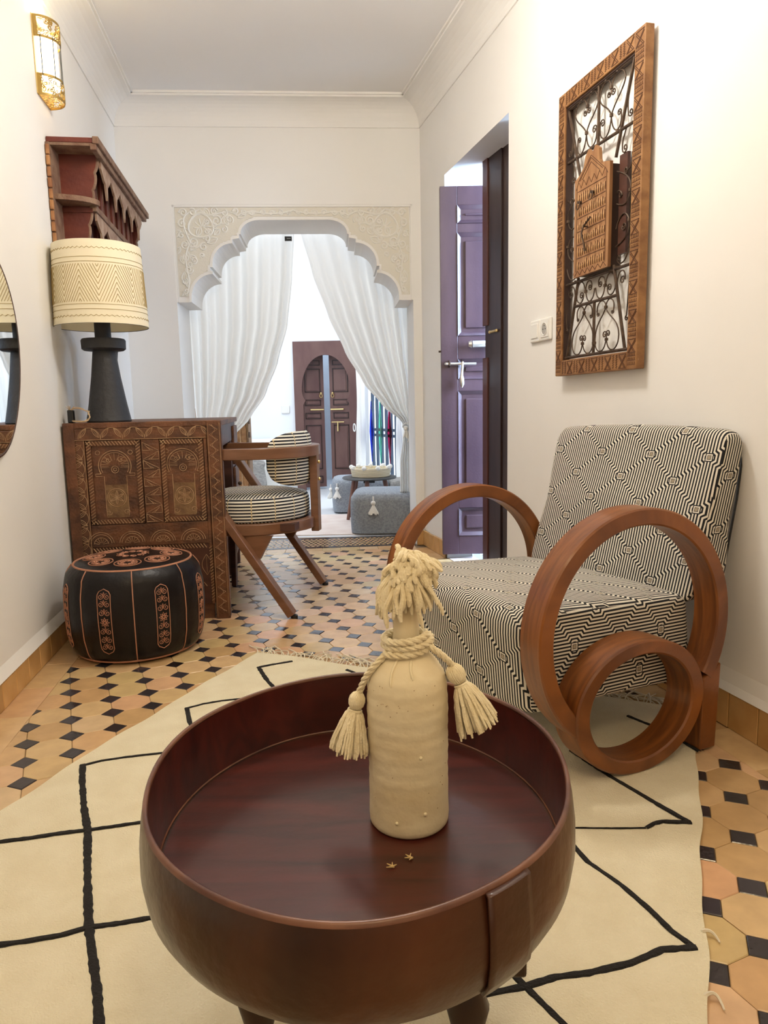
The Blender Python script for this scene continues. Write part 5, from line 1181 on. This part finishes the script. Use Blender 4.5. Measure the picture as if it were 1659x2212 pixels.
# chips of fibre lying in the tray
for (px_, py_, r_) in ((.000, .700, .3), (.020, .715, 1.3)):
    mm = M(); b_ = V3((px_ - TX, py_ - TY, .3095))
    for q in range(4): a = r_ + q * 1.1; mm.tube([b_ + V3((.001 * q, 0, 0)), b_ + V3((.006 * math.cos(a), .006 * math.sin(a), .0012))], [.0012, .0004], 4)
    o = mm.build('fabric_chip', 'straw'); o.parent = None; o.location = (TX, TY, .0075); tag(o, ('frayed straw chip nearest the rim in the tray' if r_ < 1 else 'tiny straw splinter just in front of the bottle in the tray'), 'chip')

# ---------------------------------------------------------- clay bottle with wool rope and tassels
bt = thing('clay_bottle', 'tall chalky beige clay bottle draped with wool rope and tassels, standing in the tray', 'bottle', (.0225, .793, .3160))
BPF = [(.0001, 0), (.044, 0), (.0462, .003), (.0468, .012), (.0463, .06), (.0468, .11), (.0470, .150), (.0462, .166), (.0435, .180), (.0375, .192), (.030, .201), (.0215, .209), (.0165, .217), (.0148, .228), (.0145, .262), (.0150, .276), (.0163, .282), (.0163, .290), (.0110, .292), (.010, .27), (.0001, .268)]
def brad(z):
    for (r0, z0), (r1, z1) in zip(BPF[1:], BPF[2:]):
        if z0 <= z <= z1: return r0 + (r1 - r0) * (z - z0) / max(z1 - z0, 1e-6)
    return .015
m = M(); dp = []
for (r0, z0), (r1, z1) in zip(BPF, BPF[1:]):
    k = max(1, int(math.hypot(r1 - r0, z1 - z0) / .004))
    for i in range(k): t = i / k; z = z0 + (z1 - z0) * t; r = r0 + (r1 - r0) * t; dp.append((r * (1 + .006 * math.sin(z * 420) * (.05 < z < .2) + .004 * math.sin(z * 150)), z))
dp.append(BPF[-1]); m.lathe(dp, 64); smooth_auto(m.build('bottle_body', 'clay', bt), 1.2)
m = M()                                          # dribbles of slip on the shoulder
rd = random.Random(4)
for a, z0, L_ in ((-1.98, .206, .034), (-1.42, .204, .022)):
    p = []
    for i in range(7): t = i / 6; z = z0 - L_ * t * .8; aa = a + .10 * math.sin(t * 3 + a) * t - .12 * t; r = brad(z) + .0004; p.append((r * math.cos(aa), r * math.sin(aa), z))
    m.tube(p, [.0012, .0020, .0018, .0015, .0016, .0019, .0008], 6)
for a, z in ((-1.3, .098), (-1.9, .02), (-1.2, .03)): r = brad(z); m.sphere((r * math.cos(a), r * math.sin(a), z), .0022, 7, 5)
smooth_auto(m.build('slip_drips', 'drip', bt))
m = M()
for i in range(40): a = rd.uniform(-PI, 0); z = rd.choice([rd.uniform(.150, .195), rd.uniform(.03, .15)]); r = brad(z); m.sphere((r * math.cos(a), r * math.sin(a), z), .0007, 5, 3)
o = m.build('dark_specks', 'cord', bt); o['kind'] = 'stuff'
def rope_tube(mm, path, r, tw=900):
    """three twisted strands"""
    P = [V3(p) for p in path]; Ls = [0]
    for a, b in zip(P, P[1:]): Ls.append(Ls[-1] + (b - a).length)
    fine = []; n_ = int(Ls[-1] / (r * .7)); j = 0
    for i in range(n_ + 1):
        s_ = Ls[-1] * i / n_
        while j < len(Ls) - 2 and Ls[j + 1] < s_: j += 1
        t = (s_ - Ls[j]) / max(Ls[j + 1] - Ls[j], 1e-9); fine.append((P[j].lerp(P[j + 1], t), s_))
    for k in range(3):
        q = []; nr = None
        for i, (p, s_) in enumerate(fine):
            d = (fine[min(i + 1, n_)][0] - fine[max(i - 1, 0)][0]).normalized()
            nr = d.orthogonal().normalized() if nr is None else (nr - d * nr.dot(d)).normalized(); bi = d.cross(nr)
            a = s_ / r * 1.05 + k * 2 * PI / 3; q.append(p + (nr * math.cos(a) + bi * math.sin(a)) * r * .52)
        mm.tube(q, r * .58, 6)
# coils round the foot of the neck
rp = M(); path = []
for i in range(100):
    t = i / 99; a = -2.6 + t * 2 * PI * 2.35; r = .0285 - .0035 * t + .0018 * math.sin(a * 1.3); z = .2105 + .0175 * t + .0020 * math.sin(a + 1); path.append((r * math.cos(a), r * math.sin(a), z))
rope_tube(rp, path, .0043)
lt = bez((-.024, -.014, .208), (-.034, -.020, .200), (-.046, -.014, .186), (-.0505, -.008, .172), 14) + bez((-.0505, -.008, .172), (-.0535, -.006, .166), (-.0545, -.004, .160), (-.057, -.004, .156), 6)
rg_ = bez((.020, -.014, .219), (.036, -.018, .212), (.046, -.016, .200), (.055, -.010, .188), 12)
rope_tube(rp, lt, .0040); rope_tube(rp, rg_, .0040)
smooth_auto(rp.build('rope', 'wool'))
bpy.data.objects['rope'].parent = bt
def tassel(head, d, L_, spread, n, name, seed, rh=.0105):
    r_ = random.Random(seed); head = V3(head); d = V3(d).normalized(); x = d.orthogonal().normalized(); y = d.cross(x)
    mm = M()
    for i in range(15):                         # wrapped pompom head
        a = PI * i / 15; p = [head + (x * math.cos(a) + y * math.sin(a)) * (rh * .82 * math.cos(t)) + d * (rh * 1.0 * math.sin(t)) for t in [2 * PI * q / 14 for q in range(14)]]; mm.tube(p, .0022, 5, True)
    mm.sphere(head, rh * .85, 10, 7)
    nk = head + d * rh * 1.15
    for q in range(3): mm.tube([nk + d * (.002 * q) + (x * math.cos(t) + y * math.sin(t)) * .0075 for t in [2 * PI * i / 16 for i in range(16)]], .0015, 5, True)
    hd = smooth_auto(mm.build(name, 'wool', bt))
    sk = M()
    for i in range(n):
        a = r_.uniform(0, 2 * PI); k = math.sqrt(r_.random()); o0 = (x * math.cos(a) + y * math.sin(a)) * .0062 * k; o1 = (x * math.cos(a) + y * math.sin(a)) * spread * k; ln_ = L_ * r_.uniform(.88, 1.06)
        g = V3((0, 0, -1)); p = []
        for q in range(9):
            t = q / 8; c = nk + o0 * (1 - t) + o1 * (t ** .8) + d * ln_ * t + g * (.010 * t * t) + V3((r_.uniform(-1, 1), r_.uniform(-1, 1), r_.uniform(-1, 1))) * .0006
            p.append(c)
        for q in range(len(p)):                  # keep the strands outside the bottle
            h = math.hypot(p[q].x, p[q].y); rm = brad(max(0, p[q].z)) + .0025
            if 0 < p[q].z < .2 and h < rm: p[q] = V3((p[q].x * rm / h, p[q].y * rm / h, p[q].z))
        sk.tube(p, [.0017] * 7 + [.0019, .0011], 5)
    o = smooth_auto(sk.build('tassel_skirt', 'wool', hd)); o['kind'] = 'stuff'
tassel((-.0585, -.006, .150), (-.22, -.12, -1), .040, .023, 130, 'left_tassel_head', 1, .0095)
tassel((.0555, -.012, .182), (.50, -.22, -1), .044, .026, 140, 'right_tassel_head', 2, .0110)
# mop of cut wool over the mouth
mp_ = M(); r_ = random.Random(8)
def lock(p0, d0, L_, r, drop, curl):
    p = V3(p0); d = V3(d0).normalized(); q = [tuple(p)]; ph = r_.uniform(0, 6)
    for i in range(8):
        d = (d + V3((math.sin(ph + i * 1.1) * curl, math.cos(ph + i * 1.3) * curl, -drop))).normalized(); p = p + d * L_ / 8; h = math.hypot(p.x, p.y)
        if h < .0175 and p.z < .292: p.x *= .0175 / max(h, 1e-4); p.y *= .0175 / max(h, 1e-4)
        q.append(tuple(p))
    mp_.tube(q, [r * .9] + [r] * 7 + [r * .55], 6)
for i in range(90):                              # short curls of the crown, leaning to the right
    a = r_.uniform(0, 2 * PI); el_ = r_.uniform(-.1, 1.3); c = V3((.004 + .018 * math.cos(a) * math.cos(el_), -.002 + .015 * math.sin(a) * math.cos(el_), .300 + .022 * math.sin(el_)))
    lock(c, (math.cos(a) + .7, math.sin(a), .5 * el_), r_.uniform(.013, .024), .0032, r_.uniform(.22, .42), .50)
for i in range(34):                              # hanging locks all round
    a = r_.uniform(0, 2 * PI); c = V3((.013 * math.cos(a), .012 * math.sin(a), r_.uniform(.288, .304))); lock(c, (math.cos(a), math.sin(a), .1), r_.uniform(.036, .058), .0030, .50, .34)
for i in range(30):                              # right-hand tuft
    lock((.018, r_.uniform(-.012, .008), r_.uniform(.300, .318)), (1, r_.uniform(-.5, .2), .35), r_.uniform(.018, .030), .0026, r_.uniform(.1, .35), .35)
for i in range(10):                              # longer locks hanging to the left and in front
    x0 = -.014 + i * .003; e = V3((x0 - .008 + (.004 * i), -.018 - .002 * (i % 3), r_.uniform(.248, .270))); q = bez((x0 + .004, -.010, .305), (x0 - .002, -.020, .298), (e.x, -.020, e.z + .015), tuple(e), 9); mp_.tube(q, [.0026] * 8 + [.0022, .0014], 6)
q = bez((-.006, -.012, .300), (-.022, -.012, .296), (-.024, -.014, .285), (-.034, -.013, .262), 9); mp_.tube(q, [.0026] * 8 + [.002, .001], 6); q = bez((.000, -.018, .290), (.012, -.022, .285), (.012, -.022, .262), (.018, -.022, .240), 9); mp_.tube(q, [.003] * 8 + [.003, .0015], 6)
mp_.sphere((.004, -.002, .306), .017, 14, 8, (1, .9, .9))
o = smooth_auto(mp_.build('wool_mop', 'wool', bt)); o['kind'] = 'stuff'

# ---------------------------------------------------------- arch curtains (behind the arch)
CO = -.40                                        # offset behind the wall face
def curtain(name, label, edge, nf, mirror=False, sgn=1, ztop=1.80, seed=1):
    """edge(v) -> (s_left, s_right) hem positions; pleats run down the cloth"""
    r_ = random.Random(seed); ph = [r_.uniform(0, 6) for _ in range(5)]
    root = thing(name, label, 'curtain', PBw(edge(0)[0], CO, 0)); org = V3(root.location)
    def fn(u, v):
        s0, s1 = edge(v); uu = u + .010 * math.sin(u * 9 + v * 3); wd = abs(s1 - s0); s_ = s0 + (s1 - s0) * uu
        z = ztop * (1 - v) + .004; amp = .020 * min(1, .45 + wd) * (.6 + .4 * math.sin(v * 3))
        o_ = amp * math.sin(u * nf * 2 * PI + ph[0] + 1.2 * math.sin(u * 7 + ph[1])) + .010 * math.sin(u * nf * 4.7 + ph[2] + v * 2)
        return PBw(s_, CO + o_, z) - org
    m = M(); m.grid(fn, 150, 64); return root, smooth_auto(m.build('cloth', 'curtain', root), 3)
def lerp_tab(tab, v):
    for (v0, x0), (v1, x1) in zip(tab, tab[1:]):
        if v <= v1: t = (v - v0) / (v1 - v0); t = t * t * (3 - 2 * t) * .35 + t * .65; return x0 + (x1 - x0) * t
    return tab[-1][1]
def s_of(px, z):                                  # helper used once to read the hem lines off the photograph
    v = (z - .8); return px
# s measured from the right corner of the back wall; right hem of the left curtain
ZT = 1.86
Ltab = [(0, .712), (.152, .733), (.298, .768), (.416, .834), (.519, .915), (.60, 1.02), (.66, 1.13), (.70, 1.19), (.80, 1.20), (1, 1.19)]
L0tab = [(0, 1.395), (.5, 1.36), (.64, 1.35), (.70, 1.33), (.80, 1.35), (1, 1.37)]
Rtab = [(0, .674), (.137, .612), (.269, .528), (.386, .433), (.489, .324), (.57, .201), (.62, .085), (.65, .070), (.75, .100), (1, .110)]
R0tab = [(0, -.03), (.50, -.02), (.60, .010), (.65, .022), (.75, .010), (1, .005)]
lc, _c = curtain('arch_curtain', 'white sheer curtain on the left side of the carved arch, drawn to the left', lambda v: (lerp_tab(L0tab, v), lerp_tab(Ltab, v)), 9, ztop=ZT, seed=2)
rc_, _c = curtain('arch_curtain', 'white sheer curtain on the right side of the carved arch, tied with a tassel', lambda v: (lerp_tab(R0tab, v), lerp_tab(Rtab, v)), 8, ztop=ZT, seed=5)
def P_on(s_, z, root, o=CO + .03): return PBw(s_, o, z) - V3(root.location)
m = M(); c = P_on(.745, 1.800, lc, CO + .034); m.box(c, (.042, .003, .026), Matrix.Rotation(.1, 3, 'Z')); tg = m.build('black_label', 'blackplastic', lc)
mm = M()
for i in range(7): mm.box(c + V3((-.008 + i * .0036, -.0022, .001)), (.0022, .0006, .0022 + .001 * (i % 3)))
mm.tube([c + V3((-.013 + .003 * math.cos(t), -.002, .003 * math.sin(t))) for t in [2 * PI * i / 10 for i in range(10)]], .0004, 4, True)
o = mm.build('label_print', 'plastic', tg); o['kind'] = 'stuff'
m = M(); m.tube([PBw(SR + .02, CO, ZT - .004) - V3(lc.location), PBw(SL + .03, CO, ZT - .004) - V3(lc.location)], .008, 8); m.build('curtain_rod', 'plastic', lc)
# tieback rope with tassel on the right curtain
tb = M(); b0 = P_on(.052, .690, rc_, CO + .055)
tb.tube([P_on(.045 + .034 * math.cos(a), .683 + .02 * math.sin(a), rc_, CO + .045 * math.sin(a + .4)) for a in [2 * PI * i / 24 for i in range(24)]], .005, 6, True)
tb.tube([P_on(.000, .87, rc_, CO + .035), P_on(.025, .77, rc_, CO + .045), b0], .0035, 6)
for q in range(2): c_ = b0 + V3((.014 * (q * 2 - 1), -.006, -.020 - q * .025)); tb.sphere(c_, .015, 10, 6); [tb.tube([c_, c_ + V3((.018 * math.cos(k), .010 * math.sin(k), -.055 - .008 * (k % 2)))], [.003, .004], 5) for k in range(9)]
tbo = smooth_auto(tb.build('tieback_tassel', 'whitewool', rc_)); tbo['label'] = 'white tassel tieback'

# ---------------------------------------------------------- far room
def farbox(name, label, x0, x1, y0, y1, h, rz=0): pass
fd = thing('arched_double_door', 'brown wooden double door in square frame with horseshoe arch on far wall', 'door', (-.850, 7.125, 0))
W_, H_ = .620, 1.445; n = 20
archp = [(W_ / 2 + .235 * math.sin(t), .98 + .335 * math.cos(t) ** 1 if abs(t) < PI / 2 else .98 + .20 * math.cos(t)) for t in [-2.1 + 4.2 * i / 28 for i in range(29)]]
open_ = [(.085, .0), (.085, .84)] + archp + [(W_ - .085, .84), (W_ - .085, 0)]
pts = [(0, 0)] + open_[:] + [(W_, 0), (W_, H_), (0, H_)]
bm = bmesh.new(); f_ = bm.faces.new([bm.verts.new((x, -.045, z)) for x, z in pts]); r__ = bmesh.ops.extrude_face_region(bm, geom=[f_]); bmesh.ops.translate(bm, vec=(0, .045, 0), verts=[v for v in r__['geom'] if isinstance(v, bmesh.types.BMVert)]); bmesh.ops.triangulate(bm, faces=bm.faces[:]); bmesh.ops.recalc_face_normals(bm, faces=bm.faces); bm_obj(bm, 'door_frame', 'fardoor', fd)
for s_, x0, rz, y0 in ((0, .045, -.03, .005), (1, W_ - .045, 0, .005)):
    lw = .250
    lf = M(); dirx = 1 if s_ == 0 else -1
    ang = -.38 if s_ == 0 else .30               # both leaves stand ajar into the next room
    Rz = Matrix.Rotation(-ang if s_ == 0 else -ang, 3, 'Z'); org = V3((x0, .012, 0))
    def LP_(x, y, z): return org + Rz @ V3((dirx * x, y, z))
    def lbox(mm, xa, xb, ya, yb, za, zb_): 
        vs = [LP_(x, y, z) for z in (za, zb_) for x, y in ((xa, ya), (xb, ya), (xb, yb), (xa, yb))]; mm.add(vs, [(0, 3, 2, 1), (4, 5, 6, 7), (0, 1, 5, 4), (1, 2, 6, 5), (2, 3, 7, 6), (3, 0, 4, 7)])
    lbox(lf, 0, lw, 0, .03, .02, 1.36); leaf_ = lf.build('door_leaf', 'fardoor', fd)
    for za, zb_ in ((.06, .13), (.20, .64), (.70, .76), (.83, .89), (.96, 1.19), (1.22, 1.27)):
        mm = M()
        for (a, b, c_, d_) in ((.055, .215, za, za + .008), (.055, .215, zb_ - .008, zb_), (.055, .063, za, zb_), (.207, .215, za, zb_)): lbox(mm, a, b, -.006, .0, c_, d_)
        mm.build('panel_moulding', 'doordark', leaf_); mm = M(); lbox(mm, .075, .195, -.005, 0, za + .018, zb_ - .018); mm.build('raised_field', 'fardoor', leaf_)
    mm = M(); mm.tube([LP_(.10, -.022, .790), LP_(.235, -.022, .790)], .008, 8); smooth_auto(mm.build('push_bar', 'brass', leaf_))
    mm = M(); c_ = LP_(.215, -.014, .925); mm.sphere(c_ + V3((0, 0, .024)), .012, 8, 6); mm.tube([c_ + V3((.013 * math.cos(a), -.004, .016 * math.sin(a))) for a in [2 * PI * i / 16 for i in range(16)]], .004, 6, True); smooth_auto(mm.build('ring_knocker', 'brass', leaf_))
    if s_: mm = M(); mm.tube([LP_(.10, -.018, .665), LP_(.23, -.018, .665)], .005, 8); mm.tube([LP_(.165, -.020, .672), LP_(.165, -.024, .62), LP_(.165, -.024, .575)], [.006, .008, .010], 8); smooth_auto(mm.build('bolt', 'brass', leaf_))

# stained-glass iron door of the far room's right-hand opening
idr = thing('iron_door', 'blue-grey iron grille door with blue, green and red glass lozenges in far room', 'door', PFw(.0, .0, 0), math.atan2(FD.y, FD.x))
def IP(t, o, z): return V3((t, o, z))            # local X along the wall, +Y = into the far room
def ibar(a, b, r=.009, nm='iron_bar'): M().bar(a, b, r * 2, r * 2).build(nm, 'steel', idr)
for i in range(10): x = -.30 + i * .108; ibar((x, 0, .04), (x, 0, 2.08), .011)
for i in range(5): x = -.19 + i * .216; ibar((x, -.01, .04), (x, -.01, .30), .006); ibar((x, -.01, .86), (x, -.01, 2.08), .006)
for z in (.05, .55, .60, 1.30, 2.08): ibar((-.31, 0, z), (.68, 0, z), .012, 'cross_bar')
for i in range(5):
    x = -.138 + i * .216 - .052; g_ = ('gblue', 'ggreen', 'gred', 'ggreen', 'gblue')[i]; mm = M(); mm.poly([V3((x, .014, .30)), V3((x + .044, .014, .58)), V3((x, .014, .86)), V3((x - .044, .014, .58))], (0, .005, 0)); mm.build('glass_lozenge', g_, idr)
mm = M(); mm.tube([V3((.16, .02, .78)), V3((.16, .05, .80)), V3((.22, .05, .80))], .008, 6); mm.build('handle', 'steel', idr)
def far_curtain(name, label, t0, t1, t0b, t1b, zt, nf, seed, pinch=None):
    r_ = random.Random(seed); root = thing(name, label, 'curtain', PFw(t0, .10, 0), math.atan2(FD.y, FD.x)); p0 = r_.uniform(0, 6)
    def fn(u, v):
        k = 1 - (1 - abs(v - pinch) * 2.2) * .55 if pinch is not None and abs(v - pinch) < .45 else 1
        a, b = t0 + (t0b - t0) * v, t1 + (t1b - t1) * v; mid = b if False else (a + b) / 2; x = mid + (a - mid + (b - a) * u) * k
        return V3((x - t0, .020 * math.sin(u * nf * 2 * PI + p0) + .006 * math.sin(v * 9 + u * 5), zt * (1 - v) + .005))
    m = M(); m.grid(fn, 60, 30); smooth_auto(m.build('cloth', 'curtain', root), 3); return root
c1 = far_curtain('patio_curtain', 'white curtain with ribbon at the far left edge of the iron door', .84, .50, .84, .66, 2.2, 5, 3, .62)
mm = M(); mm.tube([V3((-.10 + .030 * math.cos(a), .06, .62 + .035 * math.sin(a))) for a in [2 * PI * i / 14 for i in range(14)]], .005, 5, True); mm.build('ribbon', 'whitewool', c1)
c2 = far_curtain('patio_curtain', 'white curtain beside the iron door, nearest the carved arch', -.02, -.34, -.10, -.36, 2.2, 5, 6, .60)

def pouf_box(name, label, cx, cy, w_, d_, h, rz, m_='greypouf', ts=()):
    root = thing(name, label, 'pouf', (cx, cy, .002), rz); m = M(); n = 40
    def fn(u, v):
        a = 2 * PI * u; c_, s_ = math.cos(a), math.sin(a); e = .30; x = math.copysign(abs(c_) ** e, c_); y = math.copysign(abs(s_) ** e, s_)
        pr = [(.90, .0), (.985, .02), (1.0, .30), (1.0, .68), (.985, .86), (.92, .96), (.80, 1.0), (.001, 1.03)]; i = min(int(v * 7), 6); f = v * 7 - i; r = pr[i][0] + (pr[i + 1][0] - pr[i][0]) * f; z = pr[i][1] + (pr[i + 1][1] - pr[i][1]) * f
        return V3((x * r * w_ / 2, y * r * d_ / 2, z * h + .002))
    m.grid(fn, 64, 21, True); smooth_auto(m.build('cover', m_, root), 1.2)
    for (x, y, z) in ts:
        mm = M(); mm.tube([(x, y, z + .03), (x, y, z)], .005, 6); mm.sphere((x, y, z - .012), .016, 10, 6); r_ = random.Random(1)
        for k in range(26): a = 2 * PI * k / 26; mm.tube([(x, y, z - .018), (x + .012 * math.cos(a), y + .010 * math.sin(a), z - .045), (x + .030 * math.cos(a), y + .018 * math.sin(a), z - .075 - .012 * r_.random())], [.004, .005, .004], 5)
        smooth_auto(mm.build('tassel', 'whitewool', root))
    return root
pouf_box('grey_pouf', 'grey woven square pouf with white tassel, nearest the threshold', .030, 4.700, .48, .44, .262, -.05, ts=((-.085, -.232, .215),))
pouf_box('grey_pouf', 'grey woven square pouf with white tassels partly behind the nearest pouf', -.185, 5.66, .44, .40, .262, .10, ts=((-.19, -.19, .20), (-.23, .05, .17)))
pouf_box('pale_pouf', 'pale grey woven pouf behind the small round table', .15, 5.62, .22, .30, .24, .1, 'sack', ts=((.05, -.155, .19),))
rt_ = thing('round_side_table', 'small round dark-topped side table with three splayed wooden legs', 'table', (-.100, 5.150, .003))
m = M(); m.lathe([(.0001, .292), (.19, .292), (.197, .300), (.19, .308), (.0001, .308)], 40); smooth_auto(m.build('table_top', 'tabledark', rt_))
for a in (-1.7, -.5 + .3, 2.6, -2.9): m = M(); m.tube([(.11 * math.cos(a), .11 * math.sin(a), .292), (.165 * math.cos(a), .165 * math.sin(a), 0)], [.017, .012], 10); smooth_auto(m.build('leg', 'tableleg', rt_))
m = M(); m.b2(-.04, .04, -.12, .12, .272, .292); m.build('cross_bar', 'tabledark', rt_)
bk_ = thing('rope_basket', 'cream coiled rope basket with white pompoms on the small round table', 'basket', (-.088, 5.150, .312))
m = M()
for k in range(6): m.tube([((.132 + .002 * k) * math.cos(a), (.132 + .002 * k) * math.sin(a), .006 + .0105 * k) for a in [2 * PI * i / 40 for i in range(40)]], .0065, 6, True)
m.lathe([(.0001, .002), (.13, .002)], 30, cap=False); smooth_auto(m.build('coils', 'rope', bk_))
for k in range(9): mm = M(); a = 2 * PI * k / 9 + .2; mm.sphere((.142 * math.cos(a), .142 * math.sin(a), .066), .017, 8, 6); smooth_auto(mm.build('pompom', 'whitewool', bk_))
m = M(); m.b2(-.98, .28, 4.52, 5.40, -.003, .003); o = m.build('pale_rug', 'pinkrug', bevel=.001); tag(o, 'pale pinkish rug on the floor just beyond the arch', 'rug')
# woven sack and carved cabinet glimpsed between desk and chair
m = M(); m.lathe([(.0001, 0), (.15, .0), (.175, .04), (.165, .16), (.150, .27), (.162, .31), (.150, .335), (.13, .30), (.0001, .28)], 28, sx=1, sy=.9); sk_ = smooth_auto(m.build('woven_sack', 'sack')); sk_.location = (-1.235, 6.55, .002); tag(sk_, 'grey woven sack standing on the floor behind the desk chair', 'sack')
cb = thing('carved_cabinet', 'orange-brown carved wooden cabinet behind the left arch curtain in far room', 'cabinet', (-1.17, 5.3, 0), .12)
m = M(); m.b2(-.55, .17, 0, .35, .12, .82); m.build('body', 'framewood', cb, bevel=.004)
m = M(); m.b2(.172, .185, -.004, .354, .10, .84); m.build('edge_stile', 'deskpale', cb, bevel=.003)
for z in (.70, .60): m = M(); m.tube([(.19, -.006, z), (.19, -.006, z + .04)], .008, 6); m.build('hinge', 'iron', cb)
m = M()
for k in range(5): z = .22 + k * .12; m.tube([V3((x + .06, -.003, z_ + z)) for x, z_ in spiral((0, 0), .042, 1.8, k, 1, 26)], .004, 5)
for x in (.005, .125): m.tube([(x, -.003, .15), (x, -.003, .80)], .004, 5)
m.build('carving', 'deskcut', cb)
for x in (-.5, .12): 
    for y in (.04, .31): m = M(); m.b2(x - .025, x + .025, y - .025, y + .025, 0, .12); m.build('foot', 'deskdark', cb)
# small wall switch on the far wall
m = M(); m.b2(-.985, -.905, 7.115, 7.13, .76, .84); o = m.build('light_switch', 'plastic', bevel=.006); tag(o, 'faint white switch on the far wall left of the double door', 'switch')

# white upholstered bench at the far wall
wb_ = thing('white_bench', 'white upholstered bench by the far wall, glimpsed above the far chair arm', 'bench', (-1.22, 6.93, 0))
m = M(); m.b2(-.24, .24, -.16, .16, .0, .40); m.build('base', 'whitewool', wb_, bevel=.02, seg=3)
m = M(); m.b2(-.245, .245, -.165, .165, .402, .520); m.build('seat_cushion', 'whitewool', wb_, bevel=.04, seg=4)

for o in bpy.data.objects:
    n = o.name.split('.')[0]
    if n in ('grey_pouf', 'pale_pouf'): o['group'] = 'woven poufs in the far room'
    if n == 'arch_curtain': o['group'] = 'curtains of the carved arch'
    if n == 'patio_curtain': o['group'] = 'curtains of the iron door'
    if n == 'fabric_chip': o['group'] = 'straw chips in the tray'
